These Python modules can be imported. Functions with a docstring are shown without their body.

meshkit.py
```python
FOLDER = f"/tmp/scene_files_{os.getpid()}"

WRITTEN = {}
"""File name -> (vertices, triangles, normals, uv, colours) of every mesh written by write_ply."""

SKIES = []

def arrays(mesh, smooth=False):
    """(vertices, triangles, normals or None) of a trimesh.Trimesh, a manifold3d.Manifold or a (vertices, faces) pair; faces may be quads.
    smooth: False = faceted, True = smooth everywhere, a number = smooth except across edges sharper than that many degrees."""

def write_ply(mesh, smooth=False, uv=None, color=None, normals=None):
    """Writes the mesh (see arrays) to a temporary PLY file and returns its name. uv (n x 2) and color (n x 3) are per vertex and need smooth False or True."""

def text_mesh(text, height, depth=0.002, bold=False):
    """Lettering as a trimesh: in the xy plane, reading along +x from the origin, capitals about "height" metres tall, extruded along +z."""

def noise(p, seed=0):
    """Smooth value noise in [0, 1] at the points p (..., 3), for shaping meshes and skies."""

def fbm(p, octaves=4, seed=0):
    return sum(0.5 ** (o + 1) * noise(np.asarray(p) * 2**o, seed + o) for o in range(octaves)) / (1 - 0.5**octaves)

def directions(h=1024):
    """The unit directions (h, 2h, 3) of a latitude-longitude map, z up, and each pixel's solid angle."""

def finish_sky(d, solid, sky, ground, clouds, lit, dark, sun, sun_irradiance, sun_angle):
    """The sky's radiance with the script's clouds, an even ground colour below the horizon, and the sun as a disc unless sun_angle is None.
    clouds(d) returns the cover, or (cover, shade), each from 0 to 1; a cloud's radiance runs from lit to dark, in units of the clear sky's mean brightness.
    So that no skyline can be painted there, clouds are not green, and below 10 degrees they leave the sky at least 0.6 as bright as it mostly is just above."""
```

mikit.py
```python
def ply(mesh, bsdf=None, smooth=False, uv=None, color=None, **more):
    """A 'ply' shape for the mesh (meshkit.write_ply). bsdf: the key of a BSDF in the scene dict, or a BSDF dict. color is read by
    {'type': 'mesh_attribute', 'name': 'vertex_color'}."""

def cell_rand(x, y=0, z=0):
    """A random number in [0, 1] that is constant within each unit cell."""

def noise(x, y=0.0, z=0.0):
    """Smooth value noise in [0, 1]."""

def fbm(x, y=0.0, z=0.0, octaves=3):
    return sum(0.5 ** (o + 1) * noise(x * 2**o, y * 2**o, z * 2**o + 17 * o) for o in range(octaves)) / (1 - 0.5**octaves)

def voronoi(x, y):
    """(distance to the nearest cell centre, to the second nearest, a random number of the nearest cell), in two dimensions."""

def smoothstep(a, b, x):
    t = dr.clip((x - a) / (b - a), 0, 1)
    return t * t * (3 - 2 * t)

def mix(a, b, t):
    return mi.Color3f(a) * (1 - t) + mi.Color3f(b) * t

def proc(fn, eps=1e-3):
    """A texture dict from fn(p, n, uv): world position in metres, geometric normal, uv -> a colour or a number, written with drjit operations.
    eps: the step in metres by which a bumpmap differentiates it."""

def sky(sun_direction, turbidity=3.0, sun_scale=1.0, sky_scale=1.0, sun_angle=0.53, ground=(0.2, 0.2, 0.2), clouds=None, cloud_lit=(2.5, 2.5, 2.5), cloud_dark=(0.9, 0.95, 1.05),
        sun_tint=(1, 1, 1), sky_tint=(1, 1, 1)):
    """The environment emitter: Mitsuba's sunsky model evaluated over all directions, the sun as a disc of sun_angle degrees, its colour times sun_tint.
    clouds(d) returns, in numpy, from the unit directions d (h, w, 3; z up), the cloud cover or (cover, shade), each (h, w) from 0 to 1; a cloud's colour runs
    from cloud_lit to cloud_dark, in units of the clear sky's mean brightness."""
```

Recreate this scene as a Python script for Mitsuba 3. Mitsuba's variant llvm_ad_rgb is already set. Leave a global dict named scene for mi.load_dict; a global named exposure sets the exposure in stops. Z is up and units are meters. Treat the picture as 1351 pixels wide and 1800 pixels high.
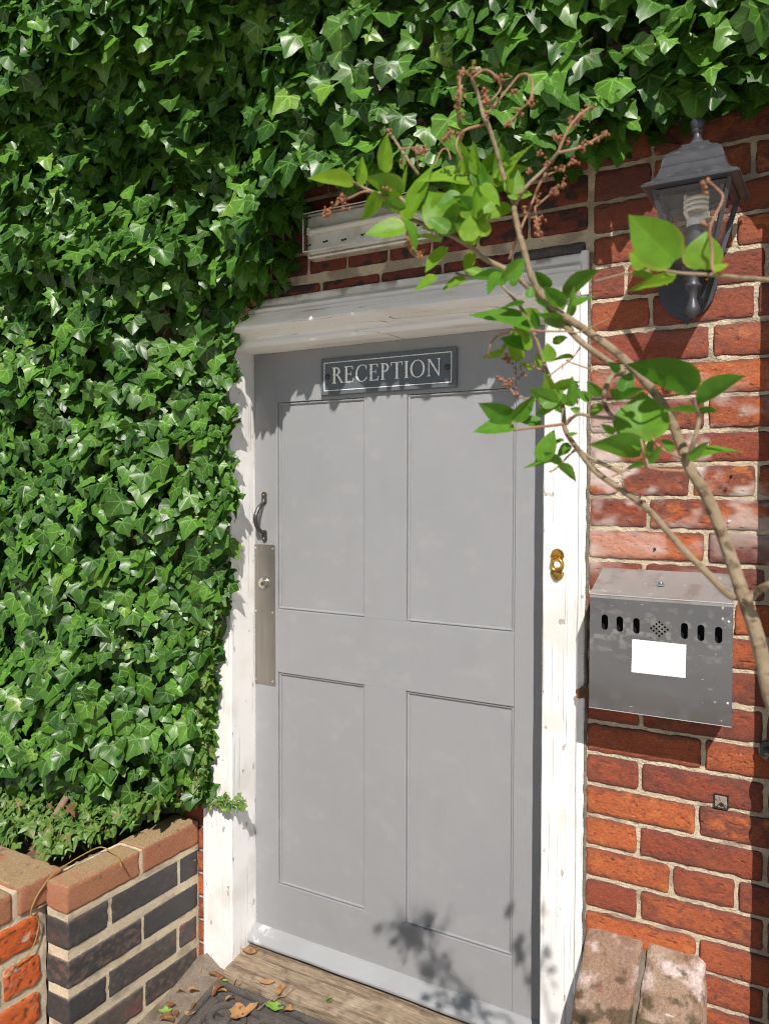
import math, random
import numpy as np, trimesh, drjit as dr, mitsuba as mi
import mikit, meshkit
from mikit import noise, fbm, voronoi, cell_rand, smoothstep, mix
from shapely.geometry import Polygon, Point, box as sbox, LineString
from shapely.ops import unary_union
from shapely import affinity

# ---------------------------------------------------------------- camera, sky, exposure
T = mi.ScalarTransform4f
scene, labels = {}, {}
EYE = np.array([1.5503, -1.7789, 1.4334])
FWD, UP = np.array([-0.50236, 0.86408, -0.03139]), np.array([-0.0172, 0.0263, 0.9995])
scene['camera'] = {'type': 'thinlens', 'to_world': T().look_at(origin=EYE.tolist(), target=(EYE + FWD).tolist(), up=UP.tolist()),
                   'fov': 51.39, 'fov_axis': 'x', 'near_clip': 0.05, 'far_clip': 200.0, 'aperture_radius': 0.0011, 'focus_distance': 2.05}
SUN = np.array([0.56, -1.0, 1.10])
scene['sky'] = mikit.sky(SUN.tolist(), turbidity=3, ground=(0.16, 0.15, 0.14), sky_scale=0.55, sun_tint=(0.88, 1.0, 1.27), sky_tint=(1.08, 1.0, 0.92))
exposure = 2.05

# ---------------------------------------------------------------- helpers
def numbered(key):
    if key not in scene and key not in USED: USED.add(key); return key
    i = COUNT.get(key, 0)
    while True:
        i += 1
        k = f'{key}_{i:03d}'
        if k not in scene and k not in USED:
            COUNT[key] = i; USED.add(k); return k
USED, COUNT = set(), {}
def add(key, mesh, bsdf, smooth=False, uv=None):
    k = numbered(key)
    scene[k] = mikit.ply(mesh, bsdf, smooth=smooth, uv=uv)
    return k
def thing(key, label, cat, group=None):
    k = numbered(key)
    labels[k] = {'label': label, 'category': cat}
    if group: labels[k]['group'] = group
    return k
def mesh_of(v, f): return trimesh.Trimesh(np.asarray(v, float), np.asarray(f, int), process=False)
def cat(ms): return trimesh.util.concatenate(ms)
def bev(x0, x1, y0, y1, z0, z1, r=0.002):
    """box with chamfered edges"""
    r = min(r, (x1-x0)*.45, (y1-y0)*.45, (z1-z0)*.45)
    P = []
    for sx in (0, 1):
        for sy in (0, 1):
            for sz in (0, 1):
                c = np.array([[x0, x1][sx], [y0, y1][sy], [z0, z1][sz]])
                s = np.array([1-2*sx, 1-2*sy, 1-2*sz])*r
                for k in range(3):
                    p = c + s; p[k] = c[k]; P.append(p)
    return trimesh.convex.convex_hull(np.array(P))
def prism(poly, y0, y1):
    """shapely polygon in (x, z), extruded from y0 (front) to y1"""
    ms = []
    for g in getattr(poly, 'geoms', [poly]):
        if g.area < 1e-10: continue
        m = trimesh.creation.extrude_polygon(g, y1 - y0, engine='earcut')
        v = np.array(m.vertices)
        ms.append(mesh_of(np.stack([v[:, 0], y0 + v[:, 2], v[:, 1]], 1), np.array(m.faces)[:, ::-1]))
    return cat(ms)
def sweep_x(profile, x0, x1, nx=2, wob=0):
    """closed (y, z) profile swept along x"""
    pr = np.asarray(profile, float); n = len(pr)
    xs = np.linspace(x0, x1, nx)
    v = np.concatenate([np.c_[np.full(n, x), pr] for x in xs])
    if wob: v[:, 1:] += wob*(meshkit.noise(np.c_[v[:, 0]*9, v[:, 1]*30, v[:, 2]*30])[:, None]-.5)
    f = []
    for i in range(nx-1):
        for j in range(n):
            a, b = i*n+j, i*n+(j+1) % n
            f += [[a, b, b+n], [a, b+n, a+n]]
    tv, tri = trimesh.creation.triangulate_polygon(Polygon(pr), engine='earcut')
    near = np.argmin(((np.asarray(tv)[:, None]-pr[None])**2).sum(-1), 1); tri = near[np.asarray(tri)]
    e = (nx-1)*n
    f += [list(t[::-1]) for t in tri] + [[t[0]+e, t[1]+e, t[2]+e] for t in tri]
    return mesh_of(v, f)
def tube(pts, rad, sides=8, cap=True):
    p = np.asarray(pts, float); rad = np.broadcast_to(np.asarray(rad, float), (len(p),))
    t = np.gradient(p, axis=0); t /= np.linalg.norm(t, axis=1, keepdims=True)+1e-12
    u = np.cross(t[0], [0.3, 0.2, 0.93]); u /= np.linalg.norm(u)
    rings = []
    a = np.arange(sides)*2*np.pi/sides
    for i in range(len(p)):
        u = u - t[i]*(u@t[i]); u /= np.linalg.norm(u); w = np.cross(t[i], u)
        rings.append(p[i] + rad[i]*(np.cos(a)[:, None]*u + np.sin(a)[:, None]*w))
    v = np.concatenate(rings); f = []
    for i in range(len(p)-1):
        for j in range(sides):
            A, B = i*sides+j, i*sides+(j+1) % sides
            f += [[A, B, B+sides], [A, B+sides, A+sides]]
    if cap:
        v = np.vstack([v, p[0], p[-1]]); n = len(v)
        for j in range(sides):
            f += [[n-2, (j+1) % sides, j], [n-1, (len(p)-1)*sides+j, (len(p)-1)*sides+(j+1) % sides]]
    return mesh_of(v, f)
def smooth_path(pts, n=4):
    p = np.asarray(pts, float); k = len(p)
    if k < 3: return p
    q = np.vstack([2*p[0]-p[1], p, 2*p[-1]-p[-2]]); out = []
    for i in range(1, k):
        a, b, c, d = q[i-1], q[i], q[i+1], q[i+2]
        for s in np.arange(n)/n:
            out.append(.5*((2*b)+(c-a)*s+(2*a-5*b+4*c-d)*s*s+(3*b-a-3*c+d)*s**3))
    out.append(p[-1]); return np.array(out)
def lathe(profile, center, sides=24, axis='z'):
    """(radius, height) profile turned about an axis"""
    pr = np.asarray(profile, float); a = np.arange(sides)*2*np.pi/sides
    v = np.concatenate([np.stack([r*np.cos(a), r*np.sin(a), np.full(sides, h)], 1) for r, h in pr])
    f = []
    for i in range(len(pr)-1):
        for j in range(sides):
            A, B = i*sides+j, i*sides+(j+1) % sides
            f += [[A, B, B+sides], [A, B+sides, A+sides]]
    if axis == 'y': v = np.stack([v[:, 0], -v[:, 2], v[:, 1]], 1)
    return mesh_of(v + np.asarray(center), f)
def square_lathe(profile, center):
    """(half width, height) profile with a square plan"""
    pr = np.asarray(profile, float)
    c = np.array([[-1, -1], [1, -1], [1, 1], [-1, 1.]])
    v, f = [], []
    for k in range(4):
        a, b = c[k], c[(k+1) % 4]; o = len(v)
        for r, h in pr: v += [[a[0]*r, a[1]*r, h], [b[0]*r, b[1]*r, h]]
        for i in range(len(pr)-1): f += [[o+2*i, o+2*i+1, o+2*i+3], [o+2*i, o+2*i+3, o+2*i+2]]
    return mesh_of(np.array(v)+np.asarray(center), f)
def lump(x0, x1, y0, y1, z0, z1, r=.006, res=.014, amp=.0015, seed=0, chip=0.0):
    """brick or stone: box with rounded arrises, uneven faces and chipped edges"""
    lo, hi = np.array([x0, y0, z0]), np.array([x1, y1, z1]); L = hi-lo
    n = np.maximum(2, np.ceil(L/res).astype(int))
    V, F = [], []
    for ax in range(3):
        a, b = (ax+1) % 3, (ax+2) % 3
        A, B = np.meshgrid(np.linspace(0, 1, n[a]+1), np.linspace(0, 1, n[b]+1), indexing='ij')
        for side in (0, 1):
            P = np.zeros((A.size, 3)); P[:, a], P[:, b], P[:, ax] = A.ravel(), B.ravel(), side
            o = sum(len(x) for x in V); V.append(lo+P*L)
            i, j = np.meshgrid(np.arange(n[a]), np.arange(n[b]), indexing='ij')
            q = o+(i*(n[b]+1)+j).ravel(); w = n[b]+1
            t = np.concatenate([np.stack([q, q+w, q+w+1], 1), np.stack([q, q+w+1, q+1], 1)])
            F.append(t if side else t[:, ::-1])
    m = trimesh.Trimesh(np.concatenate(V), np.concatenate(F), process=True)
    v = np.array(m.vertices)
    inner = np.clip(v, lo+r, hi-r); d = v-inner; dl = np.linalg.norm(d, axis=1, keepdims=True)
    v = np.where(dl > 1e-9, inner+d/np.maximum(dl, 1e-9)*np.minimum(dl, r), v)
    dirn = (v-(lo+hi)/2)/(L/2); dirn = np.sign(dirn)*np.abs(dirn)**6; dirn /= np.linalg.norm(dirn, axis=1, keepdims=True)+1e-9
    nz = meshkit.fbm(v*38+seed*3.7, 3, seed)-.5
    v = v+dirn*(nz*2*amp)[:, None]
    if chip:
        edge = (np.sort(np.abs((v-(lo+hi)/2)/(L/2)), axis=1)[:, 1] > .82)
        c = np.clip(meshkit.noise(v*55+seed*9.1, seed+5)-.62, 0, 1)*chip*edge
        v = v-dirn*c[:, None]
    return mesh_of(v, m.faces)
def brick_face(O, es, en, s0, s1, z0, z1, seed, depth=.03, rag=.0022, lumpy=.0012, res=.011):
    """one brick of a wall as the part that shows: face with ragged rounded arrises and its four sides. uv = (id + s, z) over the face"""
    O, es, en = (np.asarray(a, float) for a in (O, es, en))
    L, H = s1-s0, z1-z0
    nu, nv = max(4, int(round(L/res))), max(4, int(round(H/res)))
    u = np.concatenate([[0, .25/nu], np.arange(1, nu)/nu, [1-.25/nu, 1]]); v = np.concatenate([[0, .25/nv], np.arange(1, nv)/nv, [1-.25/nv, 1]])
    U, W = np.meshgrid(u, v, indexing='ij')
    s, z = s0+U*L, z0+W*H
    # ragged outline
    P3 = np.stack([s, z*1.0, np.full_like(s, seed*.37)], -1)
    j1 = meshkit.fbm(P3*np.array([70, 70, 1])+seed*5.3, 3, seed)-.5
    j2 = meshkit.fbm(P3*np.array([70, 70, 1])+seed*2.1+40, 3, seed+9)-.5
    ed_u = np.minimum(U, 1-U)*L; ed_v = np.minimum(W, 1-W)*H
    wu, wv = np.exp(-ed_u/.008), np.exp(-ed_v/.008)
    s = s+j1*2*rag*wu; z = z+j2*2*rag*wv
    # rounded corners
    cu, cv = np.clip(1-ed_u/.005, 0, 1), np.clip(1-ed_v/.005, 0, 1)
    s = s+np.where(U < .5, 1, -1)*.0022*(cu*cv)*(.2+1.6*(j2+.5)); z = z+np.where(W < .5, 1, -1)*.0022*(cu*cv)*(.2+1.6*(j1+.5))
    edge = np.minimum(ed_u, ed_v)
    n = -.0035*np.exp(-edge/.0022) + lumpy*2*(meshkit.fbm(P3*np.array([45, 60, 1])+seed, 3, seed+3)-.5)
    n -= .004*np.clip(meshkit.noise(P3*np.array([60, 110, 1])+seed*7, seed+1)-.78, 0, 1)*4*lumpy/.0012
    pts = O+s[..., None]*es+n[..., None]*en; pts[..., 2] += z
    nu1, nv1 = U.shape
    V = pts.reshape(-1, 3); uv = np.stack([seed % 97+.02+U*.96, W], -1).reshape(-1, 2)
    F = []
    i, j = np.meshgrid(np.arange(nu1-1), np.arange(nv1-1), indexing='ij'); q = (i*nv1+j).ravel()
    F.append(np.stack([q, q+nv1, q+nv1+1], 1)); F.append(np.stack([q, q+nv1+1, q+1], 1))
    idx = np.arange(nu1*nv1).reshape(nu1, nv1)
    ring = np.concatenate([idx[:, 0], idx[-1, 1:], idx[-2::-1, -1], idx[0, -2:0:-1]])
    back = V[ring]-en*depth; o = len(V); k = len(ring)
    V = np.vstack([V, back]); uv = np.vstack([uv, uv[ring]])
    r = np.arange(k); r2 = (r+1) % k
    F.append(np.stack([ring[r], o+r, o+r2], 1)); F.append(np.stack([ring[r], o+r2, ring[r2]], 1))
    F = np.concatenate(F)
    if np.cross(es, [0, 0, 1])@en < 0: F = F[:, ::-1]
    return mesh_of(V, F), uv
def uvbox(m, seed):
    v = np.array(m.vertices); lo, hi = v.min(0), v.max(0); t = (v-lo)/(hi-lo+1e-9)
    k = np.argsort(-(hi-lo)); return np.stack([seed % 97+.02+.96*t[:, k[0]], t[:, 2]], 1)

# ---------------------------------------------------------------- materials
def mat(name, d): scene[name] = d; return name
def rgb(c): return {'type': 'rgb', 'value': list(c)}
def two(d): return {'type': 'twosided', 'bsdf': d}
def pbr(name, color, rough=.6, metal=0., spec=.5, bump=None, bscale=.001, beps=1e-3, **kw):
    d = {'type': 'principled', 'base_color': color if isinstance(color, dict) else rgb(color), 'roughness': rough, 'metallic': metal, 'specular': spec, **kw}
    if bump is not None: d = {'type': 'bumpmap', 'arbitrary': mikit.proc(bump, beps), 'scale': bscale, 'bsdf': d}
    return mat(name, two(d))
def n3(p, s, o=0.): return noise(p.x*s+o, p.y*s, p.z*s)
def f3(p, s, o=0., k=3): return fbm(p.x*s+o, p.y*s, p.z*s, octaves=k)

def red_brick_color(p, n, uv):
    i = dr.floor(uv.x); r, r2 = cell_rand(i, 1), cell_rand(i, 2)
    u, v = uv.x-i, uv.y
    big, mid, fine = f3(p, 13, 3), f3(p, 55, 9), f3(p, 340, 1, 2)
    c = mix((.240, .052, .026), (.440, .112, .034), smoothstep(.2, .85, .62*r+.38*big+.03))
    c = mix(c, (.130, .042, .032), smoothstep(.50, .78, .45*mid+.35*r2+.3*f3(p, 22, 31))*.9)
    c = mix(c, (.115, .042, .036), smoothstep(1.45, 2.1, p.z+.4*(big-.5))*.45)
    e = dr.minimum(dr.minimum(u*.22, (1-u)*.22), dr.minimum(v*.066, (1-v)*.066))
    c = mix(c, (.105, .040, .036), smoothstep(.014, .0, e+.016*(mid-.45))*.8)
    c = mix(c, (.13, .036, .024), smoothstep(.66, .78, f3(p, 120, 17))*.7)
    c = mix(c, (.52, .17, .05), smoothstep(.62, .78, f3(p, 36, 71))*.55*smoothstep(.3, .7, r))
    c = c*(.50+1.0*fine)
    st = dr.exp(-dr.square((p.z-1.47)/.16))*smoothstep(.50, .68, fbm(p.x*11+4, p.z*17, 2., octaves=4))+dr.exp(-dr.square((p.z-1.29)/.05))*.6*smoothstep(.45, .65, fbm(p.x*9, p.z*20, 7.))
    c = mix(c, (.17, .115, .095), .13)
    c = mix(c, (.62, .55, .50), dr.clip(st, 0, 1)*.72)
    return mix(c, (.60, .52, .44), smoothstep(.975, .99, noise(p.x*120+5, p.y*120, p.z*120))*.5)
def red_brick_bump(p, n, uv):
    return .55*f3(p, 170, 2)+.35*n3(p, 55)-.7*smoothstep(.80, .97, noise(p.x*75+3, p.y*75, p.z*120))+.5*f3(p, 95, 21)
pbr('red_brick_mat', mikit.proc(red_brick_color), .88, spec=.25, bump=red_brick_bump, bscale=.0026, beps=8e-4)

def dark_brick_color(p, n, uv):
    i = dr.floor(uv.x); r = cell_rand(i, 1)
    big, mid, fine = f3(p, 16, 3), f3(p, 70, 9), f3(p, 420, 1, 2)
    c = mix((.047, .046, .047), (.100, .080, .070), smoothstep(.3, .8, .6*r+.5*mid-.05))
    c = mix(c, (.17, .105, .080), smoothstep(.55, .75, mid*.6+cell_rand(i, 3)*.45)*.55)
    c = mix(c, (.21, .060, .042), smoothstep(.60, .82, f3(p, 14, 41, 4)*.72+.28*cell_rand(i, 5))*.7)
    ee = dr.minimum(dr.minimum(uv.x-i, 1-uv.x+i)*.22, dr.minimum(uv.y, 1-uv.y)*.072)
    c = mix(c, (.33, .28, .21), smoothstep(.0045, .0, ee+.006*(mid-.42))*.55)
    c = mix(c, (.20, .19, .17), smoothstep(.95, .98, noise(p.x*150, p.y*150, p.z*150))*.7)
    return c*(.5+1.0*fine)
def shaded_brick_color(p, n, uv):  # darker red brick: the shade above the door head is put into the colour
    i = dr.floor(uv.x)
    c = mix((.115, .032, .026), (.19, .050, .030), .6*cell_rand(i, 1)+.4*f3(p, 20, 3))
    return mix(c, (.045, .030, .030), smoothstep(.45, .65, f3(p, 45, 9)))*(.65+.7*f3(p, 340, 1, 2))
pbr('shaded_brick_mat', mikit.proc(shaded_brick_color), .85, spec=.25, bump=red_brick_bump, bscale=.0026, beps=8e-4)
pbr('dark_brick_mat', mikit.proc(dark_brick_color),   .52, spec=.45, bump=red_brick_bump, bscale=.0034, beps=8e-4)

def coping_color(p, n, uv):
    i = dr.floor(uv.x); r = cell_rand(i, 1)
    c = mix((.30, .108, .064), (.40, .21, .115), r*.8+.2*f3(p, 12))
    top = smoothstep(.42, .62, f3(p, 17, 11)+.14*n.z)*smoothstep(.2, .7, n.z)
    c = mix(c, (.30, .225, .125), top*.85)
    c = mix(c, (.13, .085, .06), smoothstep(.66, .78, f3(p, 46, 5))*.6)
    return c*(.45+1.1*f3(p, 430, 2, 2))
pbr('coping_mat', mikit.proc(coping_color), .9, spec=.2, bump=lambda p, n, uv: f3(p, 420, 8, 2)+.5*f3(p, 90, 4), bscale=.0034, beps=6e-4)
def orange_brick_color(p, n, uv):
    i = dr.floor(uv.x); r = cell_rand(i, 1)
    c = mix((.50, .135, .035), (.44, .085, .03), f3(p, 25, 5))
    c = mix(c, (.36, .20, .16), smoothstep(.45, .7, f3(p, 34, 17)*.6+.5*r-.08))
    c = mix(c, (.14, .045, .03), smoothstep(.58, .7, f3(p, 60, 27))*.8)
    c = mix(c, (.52, .43, .33), smoothstep(.62, .72, f3(p, 30, 57))*.6)
    return c*(.65+.7*f3(p, 360, 3, 2))
pbr('orange_brick_mat', mikit.proc(orange_brick_color), .9, spec=.2, bump=red_brick_bump, bscale=.006, beps=8e-4)

def mortar_color(p, n, uv):
    c = mix((.46, .385, .265), (.62, .535, .395), f3(p, 30, 3))
    c = mix(c, (.20, .165, .125), smoothstep(.55, .75, f3(p, 17, 33, 4)+.10*smoothstep(1.2, 1.8, p.z))*.6)
    return c*(.62+.76*f3(p, 620, 1, 2))
pbr('mortar_mat', mikit.proc(mortar_color), .95, spec=.15, bump=lambda p, n, uv: f3(p, 300, 8)+.8*f3(p, 80, 4), bscale=.0050, beps=7e-4)

def white_paint_color(p, n, uv):
    c = mix((.80, .79, .77), (.70, .68, .64), smoothstep(.5, .8, f3(p, 9, 3)))
    chip = smoothstep(.775, .80, fbm(p.x*60+2, p.y*60, p.z*24, octaves=3))
    return mix(c, (.34, .30, .26), chip*.75)
def wood_relief(p, n, uv):
    return fbm(p.x*260, p.y*260, p.z*7, octaves=3)*.7+.5*f3(p, 25, 3)-1.2*smoothstep(.72, .76, noise(p.x*190+.4*noise(p.z*11.), p.y*190, p.z*5.))
pbr('white_paint', mikit.proc(white_paint_color), .48, spec=.45, bump=wood_relief, bscale=.0010)
def head_paint_color(p, n, uv):
    c = mix((.80, .78, .75), (.68, .65, .60), smoothstep(.45, .8, fbm(p.x*7, p.y*30, p.z*30)))
    dirt = smoothstep(1.915, 1.955, p.z+.018*(fbm(p.x*35, 3., 0.)-.5)*2-.012)*smoothstep(.40, .62, fbm(p.x*28, p.z*40, 5.)+.15*smoothstep(.45, .05, p.x))
    c = mix(c, (.20, .16, .12), dirt*.85)
    crack = smoothstep(.012, .0, dr.abs(noise(p.x*3.1, p.z*120.+p.x*2., 1.)-.5))*smoothstep(.45, .6, noise(p.x*5., 9., 0.))
    return mix(c, (.25, .21, .18), crack*.8)
pbr('head_paint', mikit.proc(head_paint_color), .48, spec=.45, bump=lambda p, n, uv: fbm(p.x*7, p.y*220, p.z*220, octaves=3)+.4*f3(p, 25, 3), bscale=.0005)

def door_color(p, n, uv):
    c = mix((.262, .270, .280), (.290, .296, .304), f3(p, 5, 3))
    c = mix(c, (.33, .33, .335), smoothstep(.55, .8, f3(p, 21, 13))*.4)
    c = mix(c, (.20, .195, .19), smoothstep(.60, .8, fbm(p.x*24, p.z*7, 4., octaves=4))*.10+smoothstep(.35, .05, p.z)*.12*f3(p, 18, 5))
    return mix(c, (.62, .62, .62), smoothstep(.992, .997, noise(p.x*70, p.y*70, p.z*70))*.6)
pbr('door_paint', mikit.proc(door_color), .42, spec=.4, bump=lambda p, n, uv: fbm(p.x*200, p.y*200, p.z*9)*.7+.7*f3(p, 14, 3)+.3*f3(p, 60, 1), bscale=.0008)
pbr('door_paint_rail', mikit.proc(door_color), .42, spec=.4, bump=lambda p, n, uv: fbm(p.x*8, p.y*200, p.z*190)*.9+.7*f3(p, 14, 3), bscale=.0008)
def kick_color(p, n, uv):
    c = mix((.27, .28, .29), (.34, .35, .355), f3(p, 12, 3))
    return mix(c, (.62, .63, .63), smoothstep(.62, .74, f3(p, 30, 7))*smoothstep(.12, .0, p.x)*.8)
pbr('kick_paint', mikit.proc(kick_color), .38, spec=.45, bump=lambda p, n, uv: fbm(p.x*7, p.y*150, p.z*150), bscale=.0005)
pbr('sign_plate_mat', mikit.proc(lambda p, n, uv: mix((.090, .105, .118), (.115, .130, .14), f3(p, 40, 3))), .35, spec=.5)
pbr('sign_white', (.82, .82, .80), .5)
pbr('black_iron', mikit.proc(lambda p, n, uv: mix((.018, .018, .019), (.05, .045, .04), f3(p, 60, 3))), .38, spec=.6, bump=lambda p, n, uv: f3(p, 160, 3), bscale=.0006)
def black_pipe_color(p, n, uv):
    return mix(mix((.030, .034, .042), (.05, .055, .06), f3(p, 40, 3)), (.30, .25, .18), smoothstep(.60, .72, f3(p, 90, 23))*.8)
pbr('black_pipe', mikit.proc(black_pipe_color), .42, spec=.5, bump=lambda p, n, uv: f3(p, 120, 3), bscale=.0012)
def lantern_color(p, n, uv):
    return mix(mix((.028, .029, .033), (.060, .062, .070), f3(p, 50, 3)), (.16, .16, .16), smoothstep(.3, .9, n.z)*smoothstep(.45, .8, f3(p, 70, 7))*.5)
pbr('lantern_metal', mikit.proc(lantern_color), .42, spec=.55, bump=lambda p, n, uv: f3(p, 260, 3), bscale=.0003)
def steel_color(p, n, uv):
    c = mix((.27, .25, .22), (.36, .335, .30), f3(p, 9, 3))
    return c*(.8+.4*fbm(p.x*400, p.y*400, p.z*6))
pbr('lock_steel', mikit.proc(steel_color), .42, metal=.85, bump=lambda p, n, uv: fbm(p.x*700, p.y*700, p.z*9), bscale=.00006)
pbr('chrome', (.75, .74, .72), .14, metal=1.)
pbr('brass', mikit.proc(lambda p, n, uv: mix((.72, .46, .12), (.42, .25, .06), smoothstep(.4, .7, f3(p, 120, 3)))), .24, metal=1.)
pbr('keyhole', (.01, .01, .01), .6)
def bin_color(p, n, uv):
    c = mix((.120, .122, .126), (.165, .165, .168), f3(p, 10, 3))
    c = mix(c, (.40, .39, .36), smoothstep(.50, .74, f3(p, 75, 5, 4))*smoothstep(.085, .0, dr.abs(p.z-1.135))*.42)
    c = mix(c, (.10, .085, .075), smoothstep(1.06, .965, p.z)*smoothstep(.40, .6, f3(p, 22, 15))*.6)
    c = mix(c, (.62, .62, .62), smoothstep(.955, .975, n3(p, 150, 3))*.7)
    return mix(c, (.70, .70, .70), smoothstep(.90, .93, noise(p.x*85+3, p.z*85, 1.))*smoothstep(1.31, 1.35, p.x)*.8)
def lid_color(p, n, uv):
    c = mix((.29, .28, .27), (.39, .375, .36), f3(p, 12, 3))
    c = mix(c, (.19, .155, .125), smoothstep(.5, .72, f3(p, 36, 5, 4))*.45)
    return mix(c, (.62, .60, .57), smoothstep(.72, .84, f3(p, 65, 35))*.5)
pbr('bin_steel', mikit.proc(bin_color), .40, metal=.35, bump=lambda p, n, uv: f3(p, 180, 3), bscale=.00022)
pbr('bin_lid_steel', mikit.proc(lid_color), .48, metal=.4, bump=lambda p, n, uv: f3(p, 180, 3), bscale=.0003)
pbr('bin_edge', (.62, .62, .61), .35, metal=.5)
pbr('bin_inside', (.006, .006, .006), .9)
pbr('paper_white', (.86, .86, .85), .55)
pbr('plastic_white', mikit.proc(lambda p, n, uv: mix((.80, .80, .78), (.62, .60, .55), smoothstep(.4, .75, f3(p, 26, 3)))), .5)
pbr('fitting_base', mikit.proc(lambda p, n, uv: mix((.48, .43, .33), (.30, .25, .17), smoothstep(.4, .7, f3(p, 30, 3)))), .6)
pbr('tube_white', (.85, .84, .78), .3)
mat('clear_cover', {'type': 'thindielectric', 'int_ior': 1.5})
pbr('cfl_white', (.74, .72, .66), .35)
def sill_color(p, n, uv):
    g = fbm(p.x*9, p.y*150+.6*noise(p.x*6.), p.z*150, octaves=4)
    c = mix((.155, .112, .075), (.37, .29, .205), g)
    c = mix(c, (.060, .042, .028), smoothstep(.58, .68, fbm(p.x*4, p.y*70, p.z*70+4))*.5)
    c = mix(c, (.075, .06, .045), smoothstep(.6, .8, f3(p, 30, 91, 4))*.6)
    c = mix(c, (.46, .38, .27), smoothstep(.55, .75, f3(p, 17, 3))*.5)
    return c*(.5+1.0*fbm(p.x*60, p.y*420, p.z*420))
pbr('sill_wood', mikit.proc(sill_color), .85, spec=.2, bump=lambda p, n, uv: fbm(p.x*9, p.y*150+.6*noise(p.x*6.), p.z*150, octaves=4), bscale=.0045, beps=7e-4)
def ground_color(p, n, uv):
    c = mix((.15, .12, .09), (.23, .195, .155), f3(p, 40, 3))
    c = mix(c, (.09, .065, .045), smoothstep(.55, .7, f3(p, 16, 13))*.7)
    c = mix(c, (.42, .38, .33), smoothstep(.93, .97, n3(p, 130, 3))*.6)
    return c*(.5+f3(p, 420, 2, 2))
pbr('ground_mat', mikit.proc(ground_color), .95, spec=.15, bump=lambda p, n, uv: f3(p, 260, 8)+f3(p, 70, 4), bscale=.005, beps=8e-4)
pbr('bounce_pavement_mat', mikit.proc(lambda p, n, uv: mix((.42, .39, .34), (.52, .485, .43), f3(p, 6, 3))*(.85+.3*f3(p, 200, 1, 2))), .9, spec=.2)
def soil_color(p, n, uv):
    return mix(mix((.07, .045, .028), (.20, .135, .08), f3(p, 60, 3)), (.34, .22, .12), smoothstep(.62, .72, f3(p, 110, 13))*.8)
pbr('soil_mat', mikit.proc(soil_color), .95, spec=.1, bump=lambda p, n, uv: f3(p, 130, 8), bscale=.012)
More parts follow.
